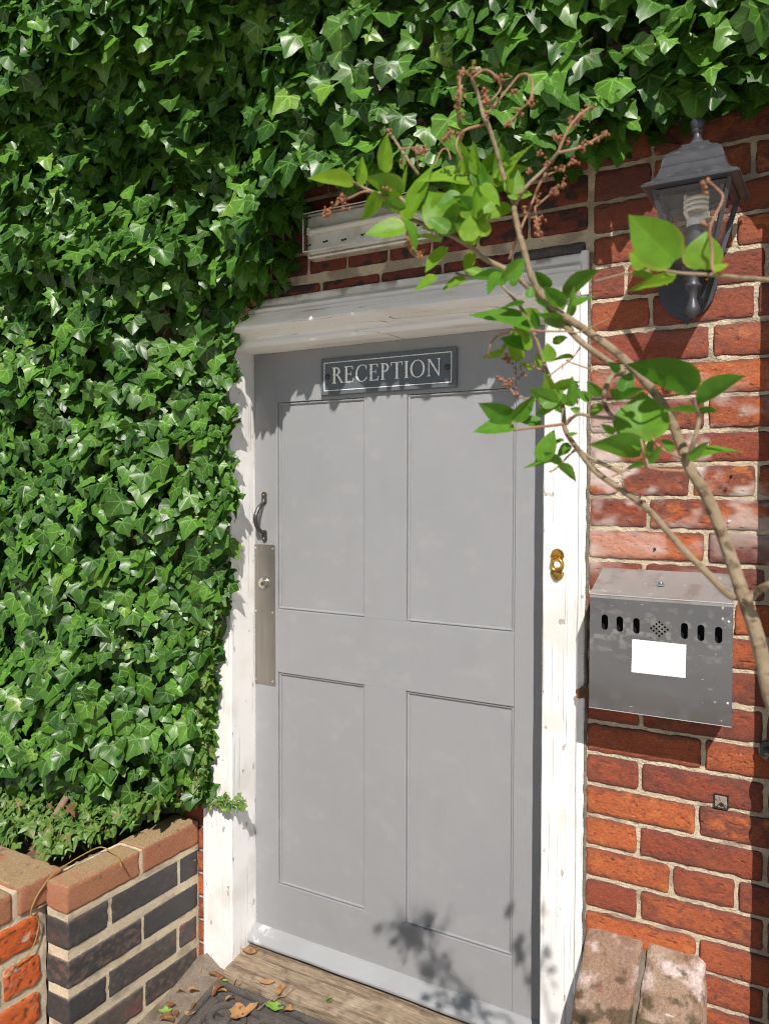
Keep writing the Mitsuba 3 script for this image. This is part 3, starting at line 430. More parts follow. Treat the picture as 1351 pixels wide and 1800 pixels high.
SHRUB_LEAVES = [[1.199,-1.2285,1.6791,1.1712,-1.2445,1.6842,0.516,-0.828,0.22,0.0228,1.0],[1.2117,-1.239,1.6733,1.2161,-1.2358,1.6921,0.025,0.985,-0.173,0.0137,1.0],[1.2268,-1.2276,1.6845,1.2306,-1.2244,1.7104,0.13,0.982,-0.139,0.0185,1.0],[1.2352,-1.2106,1.6711,1.2132,-1.2229,1.6833,0.619,-0.578,0.532,0.0196,1.0],[1.232,-1.2006,1.6751,1.2328,-1.1993,1.6965,0.746,-0.666,0.01,0.015,1.0],[1.2175,-1.2179,1.6696,1.2059,-1.2253,1.6507,0.032,-0.937,0.349,0.0164,1.0],[1.2416,-1.2074,1.65,1.2527,-1.1995,1.6907,0.864,-0.484,-0.142,0.0301,1.0],[1.2762,-1.207,1.6395,1.259,-1.2145,1.6657,0.799,0.176,0.575,0.0276,1.0],[1.2368,-1.2092,1.6421,1.2126,-1.2236,1.6345,-0.455,0.331,0.827,0.0205,1.0],[1.288,-1.194,1.6747,1.2562,-1.2121,1.6836,-0.174,0.662,0.729,0.0264,1.0],[1.2581,-1.1871,1.6338,1.2389,-1.198,1.6394,0.495,-0.869,-0.005,0.016,1.0],[1.2651,-1.1783,1.6471,1.2453,-1.1898,1.6485,-0.224,0.486,0.845,0.0161,1.0],[1.2677,-1.1973,1.6247,1.2554,-1.2051,1.607,-0.819,0.435,0.375,0.0161,1.0],[1.2792,-1.1686,1.6263,1.274,-1.1721,1.6105,-0.949,0.155,0.275,0.0119,1.0],[1.2739,-1.173,1.6046,1.2593,-1.1818,1.5968,-0.618,0.483,0.62,0.0132,1.0],[1.2664,-1.2113,1.5985,1.2525,-1.2197,1.5916,-0.607,0.502,0.616,0.0124,1.0],[1.2905,-1.195,1.6827,1.2788,-1.201,1.7033,0.772,-0.575,0.27,0.0172,1.0],[1.3,-1.2035,1.6765,1.2962,-1.2049,1.6984,0.755,-0.649,0.089,0.0156,1.0],[1.2904,-1.1745,1.6855,1.3018,-1.1672,1.705,-0.143,0.951,-0.273,0.0167,1.0],[1.3115,-1.1864,1.6701,1.3273,-1.176,1.7047,0.793,-0.58,-0.187,0.0276,1.0],[1.3001,-1.1803,1.6709,1.3042,-1.1773,1.6895,0.826,-0.557,-0.088,0.0135,1.0],[1.3196,-1.1938,1.6614,1.3222,-1.1918,1.6762,0.19,0.967,-0.169,0.0106,1.0],[1.3207,-1.1785,1.6646,1.327,-1.1745,1.6768,0.119,0.922,-0.368,0.01,1.0],[1.3126,-1.1709,1.6568,1.2982,-1.1795,1.6509,-0.494,0.255,0.831,0.0125,1.0],[1.2941,-1.2092,1.6412,1.2951,-1.2078,1.6639,0.986,-0.164,-0.033,0.016,1.0],[1.301,-1.2148,1.6384,1.3033,-1.2128,1.6568,0.155,0.98,-0.126,0.0131,1.0],[1.2937,-1.1776,1.6479,1.2948,-1.1763,1.6664,0.897,-0.442,-0.021,0.013,1.0],[1.3003,-1.2054,1.6244,1.2848,-1.214,1.6348,0.656,-0.396,0.642,0.0144,1.0],[1.2971,-1.2174,1.6209,1.2982,-1.217,1.6378,0.9,0.43,-0.071,0.0138,1.0],[1.3059,-1.208,1.6254,1.3051,-1.208,1.6397,0.925,0.377,0.057,0.0104,1.0],[1.2794,-1.2008,1.6615,1.2783,-1.2011,1.6714,0.297,0.953,0.067,0.007,1.0],[1.3044,-1.2092,1.5956,1.2948,-1.2146,1.6005,0.128,0.535,0.835,0.0085,1.0],[1.3191,-1.1965,1.5912,1.3097,-1.2009,1.6007,0.69,0.079,0.719,0.0114,0.0],[1.3204,-1.1876,1.5908,1.3242,-1.1851,1.5998,0.442,0.799,-0.407,0.0071,0.0],[1.3017,-1.1917,1.5991,1.3006,-1.1921,1.6058,0.742,0.65,0.164,0.0048,0.0],[1.3486,-1.179,1.5881,1.3389,-1.1842,1.599,0.751,-0.504,0.426,0.0109,0.0],[1.3613,-1.1833,1.5737,1.348,-1.1907,1.5845,0.698,-0.461,0.547,0.0131,0.0],[1.3554,-1.1647,1.5841,1.3743,-1.153,1.6037,-0.137,0.903,-0.408,0.0208,0.0],[1.36,-1.1702,1.5667,1.366,-1.166,1.587,0.033,0.977,-0.211,0.0151,0.0],[1.3662,-1.1737,1.5734,1.3788,-1.1661,1.58,0.622,-0.571,-0.536,0.0114,0.0],[1.3586,-1.1712,1.5588,1.3414,-1.181,1.5676,0.588,-0.73,0.348,0.0152,0.0],[1.3413,-1.205,1.5749,1.3425,-1.2035,1.5835,0.907,0.377,-0.189,0.0068,0.0],[1.3354,-1.1895,1.5547,1.3008,-1.2091,1.5701,-0.222,0.815,0.535,0.03,0.0],[1.3309,-1.1902,1.5748,1.3166,-1.1986,1.5726,0.478,-0.86,0.178,0.0118,0.0],[1.3413,-1.1836,1.5573,1.3363,-1.186,1.5693,0.824,-0.517,0.234,0.0093,0.0],[1.3516,-1.1977,1.5689,1.3451,-1.2013,1.5741,0.654,-0.667,0.357,0.0064,0.0],[1.3489,-1.1784,1.5311,1.3469,-1.1797,1.5437,0.941,0.287,0.178,0.0105,1.0],[1.3537,-1.1398,1.5383,1.3378,-1.1491,1.5373,0.493,-0.859,0.14,0.013,1.0],[1.318,-1.1585,1.5375,1.3094,-1.1631,1.5491,0.754,0.176,0.632,0.0106,1.0],[1.3073,-1.1717,1.5411,1.2939,-1.1796,1.538,0.391,-0.824,0.41,0.0111,1.0],[1.3071,-1.1744,1.5417,1.3158,-1.1688,1.5567,-0.27,0.943,-0.195,0.0128,1.0],[1.3277,-1.1599,1.5295,1.3193,-1.1647,1.5341,-0.035,0.726,0.686,0.0075,1.0],[1.331,-1.1557,1.531,1.3304,-1.1556,1.5415,0.568,0.823,0.028,0.0074,1.0],[1.3433,-1.1551,1.5507,1.3527,-1.1496,1.553,-0.215,0.663,-0.717,0.0078,1.0],[1.3326,-1.1816,1.5451,1.3325,-1.1814,1.5531,0.332,0.943,-0.019,0.0056,1.0],[1.3502,-1.1577,1.5136,1.3571,-1.1534,1.5204,-0.095,0.884,-0.458,0.0074,1.0],[1.3241,-1.1937,1.488,1.3031,-1.2057,1.4939,0.435,-0.36,0.825,0.0175,0.0],[1.3265,-1.2,1.4874,1.3425,-1.1903,1.5001,-0.003,0.794,-0.608,0.0158,0.0],[1.3241,-1.1925,1.4806,1.3002,-1.2065,1.4797,-0.404,0.65,0.643,0.0195,0.0],[1.3407,-1.1768,1.4835,1.3268,-1.1848,1.4859,-0.185,0.569,0.801,0.0114,0.0],[1.3443,-1.1927,1.4881,1.3593,-1.1836,1.4972,-0.302,0.877,-0.373,0.0139,0.0],[1.3485,-1.1944,1.4919,1.3526,-1.1922,1.4985,0.756,0.318,-0.572,0.0065,0.0],[1.3503,-1.1987,1.4537,1.3562,-1.1945,1.4751,0.955,-0.193,-0.226,0.0159,0.0],[1.3475,-1.1732,1.4536,1.3303,-1.1834,1.4484,-0.551,0.776,0.306,0.0145,0.0],[1.3623,-1.194,1.4511,1.3532,-1.199,1.4601,0.718,-0.561,0.412,0.0096,0.0],[1.3591,-1.1842,1.4498,1.3701,-1.1782,1.4406,-0.683,0.596,-0.423,0.0109,0.0],[1.3639,-1.1752,1.466,1.356,-1.18,1.4585,-0.735,0.2,0.648,0.0083,0.0],[1.3624,-1.1848,1.469,1.355,-1.1892,1.4673,-0.532,0.734,0.421,0.0062,0.0],[1.3551,-1.1733,1.5043,1.3619,-1.1696,1.4975,-0.392,-0.589,-0.707,0.0072,0.0],[1.375,-1.162,1.501,1.3665,-1.1667,1.5072,0.302,0.505,0.808,0.0081,0.0],[1.3854,-1.1673,1.5041,1.3763,-1.1723,1.5125,0.728,-0.445,0.522,0.0094,0.0],[1.374,-1.1847,1.4909,1.3685,-1.1882,1.4923,0.259,-0.016,0.966,0.0051,0.0],[1.3893,-1.1799,1.4944,1.3823,-1.1842,1.488,-0.737,0.325,0.593,0.0073,0.0],[1.3682,-1.1909,1.4723,1.3737,-1.1876,1.4745,0.571,-0.574,-0.587,0.0047,0.0],[1.3482,-1.1712,1.5109,1.3423,-1.1744,1.5169,0.666,-0.69,0.285,0.0063,0.0],[1.4498,-1.1672,1.5027,1.4214,-1.1826,1.5322,0.69,-0.646,0.326,0.0307,0.0],[1.4579,-1.1835,1.4938,1.4831,-1.1682,1.51,-0.147,0.824,-0.547,0.0236,0.0],[1.4187,-1.1839,1.4675,1.4143,-1.1614,1.4977,0.976,0.217,-0.021,0.0363,0.0],[1.4217,-1.1971,1.4583,1.3933,-1.2132,1.4687,0.549,-0.572,0.61,0.0241,0.0],[1.4577,-1.1981,1.4851,1.4408,-1.2079,1.4874,0.509,-0.828,0.235,0.0138,0.0],[1.4553,-1.1665,1.4878,1.4663,-1.16,1.4899,-0.339,0.757,-0.559,0.009,0.0],[1.414,-1.2183,1.4995,1.4187,-1.2151,1.5125,0.886,0.261,-0.383,0.0106,0.0],[1.4145,-1.223,1.4943,1.4254,-1.2164,1.5025,-0.19,0.87,-0.455,0.0107,0.0],[1.4079,-1.1962,1.4981,1.401,-1.1995,1.503,0.566,0.047,0.823,0.0078,0.0],[1.4222,-1.1996,1.461,1.4155,-1.2033,1.4666,0.251,0.643,0.723,0.0067,0.0],[1.4207,-1.1797,1.4561,1.4273,-1.1754,1.4687,0.245,0.872,-0.423,0.0105,0.0],[1.4291,-1.2058,1.4521,1.438,-1.2003,1.4606,0.075,0.8,-0.595,0.0095,0.0],[1.424,-1.1944,1.4496,1.4124,-1.2011,1.4496,0.448,-0.772,0.45,0.0094,0.0],[1.4413,-1.1842,1.4602,1.4346,-1.1879,1.4669,0.4,0.566,0.72,0.0071,0.0],[1.4546,-1.1981,1.4538,1.464,-1.1922,1.465,0.15,0.819,-0.554,0.0111,0.0],[1.4597,-1.1676,1.4558,1.4813,-1.1547,1.464,0.554,-0.811,-0.189,0.0186,0.0],[1.4047,-1.2055,1.4716,1.3979,-1.2092,1.4785,0.724,-0.547,0.42,0.0072,0.0],[1.4113,-1.2189,1.5134,1.4054,-1.2221,1.5196,0.534,0.425,0.731,0.0064,0.0],[1.4554,-1.2673,1.5715,1.4338,-1.279,1.5963,0.761,-0.034,0.648,0.0256,1.0],[1.4679,-1.2447,1.5704,1.4709,-1.2486,1.5898,0.977,0.18,-0.114,0.022,1.0],[1.4358,-1.252,1.5748,1.4273,-1.2561,1.5821,0.667,-0.054,0.743,0.0109,1.0],[1.4401,-1.256,1.5665,1.4304,-1.2615,1.569,-0.141,0.601,0.786,0.008,1.0],[1.4479,-1.2281,1.569,1.4242,-1.242,1.5641,0.472,-0.864,0.177,0.0196,1.0],[1.4531,-1.247,1.5684,1.4463,-1.251,1.5675,-0.409,0.535,0.739,0.0056,1.0],[1.4771,-1.2534,1.565,1.4833,-1.2496,1.5713,0.761,-0.41,-0.502,0.0067,1.0],[1.3104,-1.2236,1.657,1.3221,-1.2173,1.6445,-0.293,-0.716,-0.634,0.0128,1.0],[1.3089,-1.1786,1.6789,1.3253,-1.1687,1.6869,-0.382,0.876,-0.295,0.0145,1.0],[1.3012,-1.2061,1.6445,1.3116,-1.1995,1.6582,0.69,0.293,-0.662,0.0129,1.0],[1.274,-1.1865,1.67,1.2935,-1.1748,1.6803,-0.342,0.874,-0.345,0.0175,1.0],[1.2531,-1.203,1.6545,1.2697,-1.1928,1.6702,0.749,-0.325,-0.578,0.0176,1.0],[1.3018,-1.2044,1.633,1.2982,-1.2059,1.6492,0.945,-0.268,0.186,0.0117,1.0],[1.3206,-1.1898,1.6604,1.324,-1.1872,1.678,0.873,0.43,-0.232,0.0137,1.0],[1.329,-1.1743,1.5428,1.3117,-1.1841,1.5502,-0.087,0.693,0.715,0.0149,0.0],[1.3409,-1.1607,1.5713,1.3539,-1.1527,1.5846,0.766,-0.298,-0.569,0.0143,0.0],[1.3373,-1.152,1.5072,1.3482,-1.1461,1.4956,-0.368,-0.637,-0.677,0.0119,0.0],[1.3579,-1.1916,1.4953,1.3424,-1.2001,1.5084,0.7,-0.523,0.486,0.0154,0.0],[1.3251,-1.2253,1.5909,1.3177,-1.23,1.5777,-0.863,0.365,0.349,0.0112,0.0],[1.2494,-1.2296,1.6397,1.2581,-1.2253,1.6187,-0.073,-0.971,-0.228,0.0162,0.0],[1.2688,-1.2054,1.6335,1.2869,-1.1945,1.6433,-0.374,0.882,-0.289,0.0164,0.0],[1.304,-1.1898,1.669,1.291,-1.197,1.6777,0.433,0.255,0.865,0.012,0.0],[1.309,-1.1736,1.68,1.3064,-1.1742,1.7051,0.916,-0.392,0.086,0.0178,0.0],[1.281,-1.1817,1.653,1.2618,-1.1928,1.6544,0.502,-0.842,0.196,0.0156,1.0],[1.2843,-1.2021,1.6598,1.2903,-1.1981,1.6758,0.932,-0.213,-0.295,0.0124,1.0],[1.2618,-1.1996,1.6561,1.2829,-1.1873,1.6567,0.263,-0.405,-0.876,0.0172,1.0],[1.298,-1.1896,1.6344,1.2914,-1.1927,1.6534,0.738,-0.659,0.147,0.0143,1.0],[1.3185,-1.1906,1.6605,1.3338,-1.1816,1.6619,0.153,-0.102,-0.983,0.0125,1.0],[1.3162,-1.1548,1.547,1.3117,-1.1558,1.565,0.922,0.301,0.245,0.0146,1.0],[1.3314,-1.1565,1.5689,1.3179,-1.1633,1.5749,0.429,-0.045,0.902,0.0127,1.0],[1.3489,-1.1962,1.4954,1.3618,-1.1883,1.507,0.65,0.051,-0.758,0.0134,0.0],[1.3674,-1.1903,1.4953,1.3713,-1.1873,1.5154,0.238,0.953,-0.19,0.0145,0.0],[1.32,-1.2069,1.5909,1.3018,-1.2172,1.5977,0.552,-0.783,0.287,0.0155,0.0],[1.232,-1.1992,1.659,1.2126,-1.21,1.6715,0.59,-0.767,0.251,0.0179,0.0],[1.2799,-1.2053,1.6415,1.2886,-1.1995,1.661,0.905,0.058,-0.422,0.0155,0.0],[1.3003,-1.1987,1.6684,1.2941,-1.2016,1.6869,0.948,-0.096,0.303,0.0138,0.0],[1.3001,-1.1664,1.6747,1.309,-1.1606,1.6927,0.866,0.15,-0.478,0.0147,0.0],[1.2813,-1.1783,1.6523,1.2642,-1.1887,1.6398,-0.689,0.481,0.542,0.0166,0.0],[1.2753,-1.1928,1.6644,1.2824,-1.1878,1.6878,0.956,-0.121,-0.266,0.0175,0.0],[1.2625,-1.2107,1.6546,1.2775,-1.202,1.6558,-0.107,0.313,-0.944,0.0124,1.0],[1.2897,-1.1697,1.6383,1.2809,-1.1743,1.6535,0.359,0.817,0.452,0.0127,1.0],[1.3118,-1.1637,1.6653,1.3143,-1.1614,1.6867,0.412,0.9,-0.142,0.0152,1.0],[1.3341,-1.1928,1.539,1.3316,-1.1936,1.5581,0.209,0.975,0.068,0.0135,1.0],[1.3429,-1.1716,1.5648,1.3609,-1.1613,1.5591,-0.542,0.665,-0.515,0.0151,1.0],[1.3504,-1.1744,1.5062,1.3647,-1.1658,1.5166,-0.182,0.864,-0.47,0.0138,1.0],[1.3563,-1.1812,1.4979,1.3475,-1.1856,1.5191,0.798,-0.564,0.215,0.0164,1.0],[1.3242,-1.2075,1.5919,1.3362,-1.2001,1.6048,0.271,0.703,-0.657,0.0134,0.0],[1.2323,-1.1822,1.6646,1.2486,-1.1724,1.6718,-0.372,0.867,-0.331,0.0143,0.0],[1.2786,-1.2141,1.6322,1.2661,-1.2211,1.6418,0.424,0.38,0.822,0.0121,0.0],[1.3005,-1.1991,1.6657,1.2963,-1.2023,1.6445,-0.459,-0.86,0.222,0.0153,0.0],[1.3034,-1.1694,1.6812,1.2972,-1.1721,1.7052,0.769,-0.626,0.126,0.0175,0.0],[1.299,-1.2091,1.6449,1.2866,-1.2158,1.6571,0.717,-0.555,0.421,0.0131,0.0],[1.2887,-1.2143,1.6566,1.2746,-1.2227,1.6508,-0.525,0.346,0.778,0.0123,0.0]]
SHRUB_BUDS = [[1.2856,-1.2061,1.7547],[1.2838,-1.2073,1.7477],[1.2888,-1.2163,1.7358],[1.2901,-1.2205,1.7276],[1.2856,-1.2141,1.7239],[1.2889,-1.2163,1.7154],[1.2869,-1.2103,1.7354],[1.2992,-1.2146,1.7501],[1.2946,-1.2108,1.751],[1.2969,-1.199,1.757],[1.3104,-1.199,1.7481],[1.3115,-1.1905,1.7481],[1.3164,-1.1917,1.7491],[1.3059,-1.2127,1.7325],[1.3036,-1.2021,1.7334],[1.3068,-1.2113,1.7254],[1.3124,-1.2106,1.7244],[1.3059,-1.202,1.7281],[1.3269,-1.2034,1.7306],[1.3373,-1.1966,1.7242],[1.3373,-1.1887,1.7261],[1.3306,-1.1978,1.7173],[1.3218,-1.1918,1.7149],[1.3236,-1.2,1.7086],[1.3089,-1.2091,1.7137],[1.2888,-1.2141,1.7027],[1.2836,-1.2176,1.7052],[1.2766,-1.2144,1.7017],[1.3718,-1.1587,1.7255],[1.3664,-1.1594,1.7223],[1.3672,-1.1784,1.7105],[1.3653,-1.1809,1.706],[1.3598,-1.1677,1.7143],[1.3678,-1.1712,1.7153],[1.3566,-1.1864,1.6964],[1.3596,-1.1736,1.6971],[1.3537,-1.1818,1.6994],[1.3568,-1.1826,1.695],[1.3839,-1.1561,1.7046],[1.3763,-1.1589,1.7024],[1.3744,-1.1714,1.6934],[1.3679,-1.1658,1.692],[1.3665,-1.1772,1.6801],[1.3601,-1.1655,1.6862],[1.3428,-1.1869,1.6856],[1.3501,-1.181,1.6828],[1.3492,-1.1888,1.6775],[1.3365,-1.1894,1.6737],[1.3594,-1.1808,1.664],[1.352,-1.1733,1.6637],[1.3521,-1.1886,1.6541],[1.3513,-1.1797,1.6591],[1.356,-1.1794,1.676],[1.3377,-1.1795,1.6415],[1.3407,-1.1839,1.6377],[1.3408,-1.1861,1.6336],[1.3448,-1.1936,1.6282],[1.3434,-1.1954,1.6265],[1.3424,-1.1844,1.6277],[1.3391,-1.179,1.6276],[1.335,-1.2002,1.6427],[1.3419,-1.1879,1.6548],[1.2221,-1.2094,1.7225],[1.1933,-1.2346,1.6666],[1.1893,-1.2257,1.6686],[1.1851,-1.2314,1.6635],[1.1801,-1.2341,1.659],[1.1756,-1.2303,1.6584],[1.1767,-1.2336,1.6557],[1.1951,-1.2298,1.6602],[1.1869,-1.2211,1.6627],[1.238,-1.1903,1.7125],[1.243,-1.1919,1.7068],[1.2459,-1.2008,1.704],[1.2474,-1.1903,1.709],[1.2241,-1.2168,1.6742],[1.2373,-1.2049,1.6453],[1.2373,-1.2026,1.6348],[1.2389,-1.2013,1.6313],[1.2337,-1.1981,1.6345],[1.241,-1.1985,1.6251],[1.2448,-1.1947,1.6245],[1.2454,-1.1981,1.6205],[1.2303,-1.1988,1.7003],[1.2668,-1.1869,1.7192],[1.2583,-1.1787,1.7191],[1.3119,-1.1853,1.5193],[1.3142,-1.1841,1.5158],[1.3165,-1.1829,1.5141],[1.3179,-1.1819,1.5167],[1.3187,-1.1815,1.515],[1.3226,-1.1796,1.5076],[1.3154,-1.1828,1.5348],[1.3169,-1.1819,1.5331],[1.323,-1.1786,1.5262],[1.3253,-1.1775,1.5202],[1.3138,-1.1836,1.5365],[1.3367,-1.1713,1.509],[1.3372,-1.1712,1.5055],[1.3405,-1.1692,1.5047],[1.3272,-1.1773,1.496],[1.331,-1.1751,1.4969],[1.4708,-1.2396,1.6252],[1.4693,-1.2406,1.6209],[1.4706,-1.2406,1.5978]]
SHRUB_FLOWERS = [[1.3567,-1.1478,1.5155],[1.3586,-1.1467,1.5172],[1.3598,-1.1461,1.5137],[1.3576,-1.1475,1.512],[1.3591,-1.1467,1.5094],[1.3573,-1.1478,1.5076],[1.3599,-1.1463,1.5058],[1.3562,-1.1485,1.5058],[1.3607,-1.146,1.5032]]
X, Z = np.array([1., 0, 0]), np.array([0, 0, 1.])
# ---------------------------------------------------------------- ground
def gz(y): return np.where(y > -.75, .22*np.minimum(y, 0), -.165)
gx = np.unique(np.concatenate([np.linspace(-1.6, 2.4, 161), [-60, -20, -8, -3, 4, 8, 20, 60]]))
gy = np.unique(np.concatenate([np.linspace(-1.2, .12, 67), [-60, -20, -8, -4, -2.5, -1.7, 1, 8, 30, 60]]))
GX, GY = np.meshgrid(gx, gy, indexing='ij')
near = np.exp(-((GX-.3)/1.5)**4-((GY+.4)/1.0)**4)
GZ = gz(GY)-.006+near*.010*(meshkit.fbm(np.stack([GX*14, GY*14, GX*0], -1), 4, 3)-.5)
GZ += .030*np.exp(-((GX+.10)/.035)**2)*np.exp(-((GY+.0)/.07)**2)
q = (np.arange(len(gx)-1)[:, None]*len(gy)+np.arange(len(gy)-1)).ravel(); w = len(gy)
add('ground', mesh_of(np.stack([GX, GY, GZ], -1).reshape(-1, 3), np.concatenate([np.stack([q, q+w, q+w+1], 1), np.stack([q, q+w+1, q+1], 1)])), 'ground_mat', True)
labels['ground'] = {'kind': 'structure'}

# unseen pale paving beyond the ramp, added to bounce light onto the door head
px_, py_ = np.array([-60, -12, -4, -1.6, 0, 1.6, 4, 12, 60.]), np.array([-60, -20, -8, -4, -2.2, -1.3, -.92])
A, B = np.meshgrid(px_, py_, indexing='ij'); q = (np.arange(8)[:, None]*7+np.arange(6)).ravel()
add('pavement', mesh_of(np.stack([A, B, np.full_like(A, -.158)], -1).reshape(-1, 3), np.concatenate([np.stack([q, q+7, q+8], 1), np.stack([q, q+8, q+1], 1)])), 'bounce_pavement_mat')
labels['pavement'] = {'kind': 'structure'}

# ---------------------------------------------------------------- house wall
thing('house_wall', 'old red brick house wall with pale mortar around the grey door', 'wall')
MB = .0045
pbr('red_plug', (.40, .03, .03), .5)
def mortar_sheet(x0, x1, z0, z1, name='mortar', y=MB, holder='house_wall'):
    nx, nz = max(2, int((x1-x0)/.012)), max(2, int((z1-z0)/.012))
    nx, nz = min(nx, 60), min(nz, 150)
    A, B = np.meshgrid(np.linspace(x0, x1, nx+1), np.linspace(z0, z1, nz+1), indexing='ij')
    yy = y+.0045*(meshkit.fbm(np.stack([A*32, B*60, A*0], -1), 3, 7)-.5)
    v = np.stack([A, yy, B], -1).reshape(-1, 3); k = nz+1
    q = (np.arange(nx)[:, None]*k+np.arange(nz)).ravel()
    return mesh_of(v, np.concatenate([np.stack([q, q+k, q+k+1], 1), np.stack([q, q+k+1, q+1], 1)]))
core = [mortar_sheet(1.036, 1.75, -.05, 2.35), mortar_sheet(1.75, 2.31, -.05, 2.35), mortar_sheet(-.118, 1.036, 1.957, 2.35),
        bev(-5, -.118, .012, .3, -.3, 3.6), bev(1.036, 5, .012, .3, -.3, 3.6), bev(-.118, 1.036, .012, .3, 1.957, 3.6),
        mortar_sheet(-.20, -.105, -.05, .60, y=.008)]
add('house_wall__mortar', cat(core), 'mortar_mat', 30)
BEDS = [2.281, 2.208, 2.135, 2.062, 1.989, 1.921, 1.847, 1.774, 1.700, 1.625, 1.551, 1.482, 1.412, 1.342, 1.272, 1.199, 1.125, 1.055, .980, .905, .834, .763, .691, .620, .549, .477, .405, .334, .263, .191, .120, .049, -.02]
PERP = {0: [1.29, 1.54], 1: [1.175, 1.42, 1.67], 2: [1.175, 1.372, 1.60], 3: [1.285, 1.412, 1.66], 4: [1.215, 1.339, 1.59], 5: [1.122, 1.26, 1.40, 1.65], 6: [1.176, 1.381, 1.62], 7: [1.297, 1.54],
        8: [1.175, 1.42, 1.66], 9: [1.29, 1.53], 10: [1.17, 1.42, 1.67], 11: [1.113, 1.262, 1.388, 1.63], 12: [1.175, 1.42, 1.66], 13: [1.293, 1.54], 14: [1.168, 1.41, 1.65], 15: [1.10, 1.345, 1.59], 16: [1.165, 1.41, 1.65],
        17: [1.29, 1.54], 18: [1.164, 1.41, 1.65], 19: [1.293, 1.54], 20: [1.164, 1.414, 1.66], 21: [1.283, 1.53], 22: [1.162, 1.415, 1.66], 23: [1.232, 1.362, 1.61], 24: [1.164, 1.417, 1.66], 25: [1.287, 1.54],
        26: [1.17, 1.419, 1.66], 27: [1.29, 1.54], 28: [1.165, 1.416, 1.66], 29: [1.29, 1.54], 30: [1.165, 1.416], 31: [1.29, 1.54]}
rs = random.Random(11); seed = 3
for k in range(len(BEDS)-1):
    zt, zb = BEDS[k]-.0042, BEDS[k+1]+.0042
    xs = [1.0465 if k >= 5 else 1.050]+PERP[k]+[PERP[k][-1]+.25, PERP[k][-1]+.50, 2.3]
    for a, b in zip(xs[:-1], xs[1:]):
        seed += 1
        m, uv = brick_face((0, rs.uniform(-.0012, .0012), 0), X, -np.array([0, 1., 0]), a+(.0 if a < 1.06 else .0042), b-.0042, zb+rs.uniform(-.001, .001), zt+rs.uniform(-.001, .001), seed, rag=.0034 if k > 15 else .0040, lumpy=.0016 if k < 16 else .0013, res=.009 if b < 1.5 else .02)
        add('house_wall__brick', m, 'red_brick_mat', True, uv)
def lintel_row(z0, z1, xs, dark):
    global seed
    for a, b in zip(xs[:-1], xs[1:]):
        seed += 1
        m, uv = brick_face((0, rs.uniform(-.002, .001), 0), X, -np.array([0, 1., 0]), a+.004, b-.004, z0, z1, seed+rs.choice([0, 0, 1]), rag=.002, res=.012)
        add('house_wall__brick', m, rs.choice(dark), True, uv)
lintel_row(2.008, 2.060, [.02, .148, .276, .401, .525, .648, .772, .90, 1.040], ['shaded_brick_mat'])
lintel_row(1.9575, 1.982, [-.06, .135, .317, .501, .678, .86, 1.036], ['shaded_brick_mat', 'dark_brick_mat', 'shaded_brick_mat'])
lintel_row(2.070, 2.131, [-.1, .10, .33, .57, .81, 1.040], ['shaded_brick_mat', 'red_brick_mat']); lintel_row(2.140, 2.203, [-.02, .22, .46, .70, .94, 1.04], ['red_brick_mat']); lintel_row(2.213, 2.276, [.1, .34, .58, .82, 1.04], ['red_brick_mat'])
for k in range(19, len(BEDS)-1):
    seed += 1
    m, uv = brick_face((0, 0, 0), X, -np.array([0, 1., 0]), -.20, -.113, BEDS[k+1]+.005, BEDS[k]-.005, seed, rag=.003)
    add('house_wall__brick', m, 'red_brick_mat', True, uv)
add('house_wall__peg_hole', prism(sbox(1.3165, .7635, 1.3438, .7918).buffer(.0008), -.0022, .004), 'keyhole')
gap = [(1.043+.0022*(meshkit.fbm(np.array([[z_*40, 1., 2.]]), 3, 4)[0]-.5)*2, .001+.004*(meshkit.fbm(np.array([[z_*55, 5., 2.]]), 3, 6)[0]-.5), z_) for z_ in np.linspace(.0, 1.955, 260)]
add('house_wall__dirty_joint', tube(gap, .0042, 6), 'dirty_joint', True)
for i_, (hx_, hz_) in enumerate(((1.159, 1.418), (1.331, 1.432), (1.340, 1.456), (1.109, 1.447), (1.337, 1.364), (1.293, 1.523), (1.19, 1.30))):
    add('house_wall__wall_plug', lathe([(0, -.003), (.0011, -.003), (.0013, .0018), (.0026, .0020), (.0030, .0005), (.0030, -.004)], (hx_, -.0012, hz_), 10, 'y'), 'red_plug' if i_ in (0, 1) else 'keyhole' if i_ in (2, 6) else 'cfl_white', True)
peg = lump(1.317, 1.343, -.004, .02, .764, .791, r=.004, res=.004, amp=.002, seed=4)
add('house_wall__wooden_plug', peg, 'old_wood', 30)

# ---------------------------------------------------------------- door frame
DY = .107
thing('door_frame', 'white painted wooden door frame with moulded head and worn oak sill', 'door frame')
def jamb(x0, x1, y0, y1, z0, z1, wob, sd):
    nz = 60; zz = np.linspace(z0, z1, nz)
    pr = np.array([[x0+.003, y0], [x0, y0+.003], [x0, y1], [x1, y1], [x1, y0+.003], [x1-.003, y0]]); n = len(pr)
    v = np.concatenate([np.c_[pr, np.full(n, z)] for z in zz])
    v[:, :2] += wob*(meshkit.fbm(np.c_[v[:, 0]*3+sd, v[:, 1]*3, v[:, 2]*9], 3, sd)[:, None]-.5)
    f = []
    for i in range(nz-1):
        for j in range(n):
            a, b = i*n+j, i*n+(j+1) % n
            f += [[a, b, b+n], [a, b+n, a+n]]
    for b0 in (0, (nz-1)*n):
        for j in range(1, n-1): f.append([b0, b0+j, b0+j+1])
    return mesh_of(v, f)
jl = cat([jamb(-.1125, -.001, 0, DY+.06, -.005, 1.853, .003, 2), jamb(-.112, -.103, -.004, .01, -.005, 1.853, .002, 5)])
add('door_frame__jamb', jl, 'white_paint', 30)
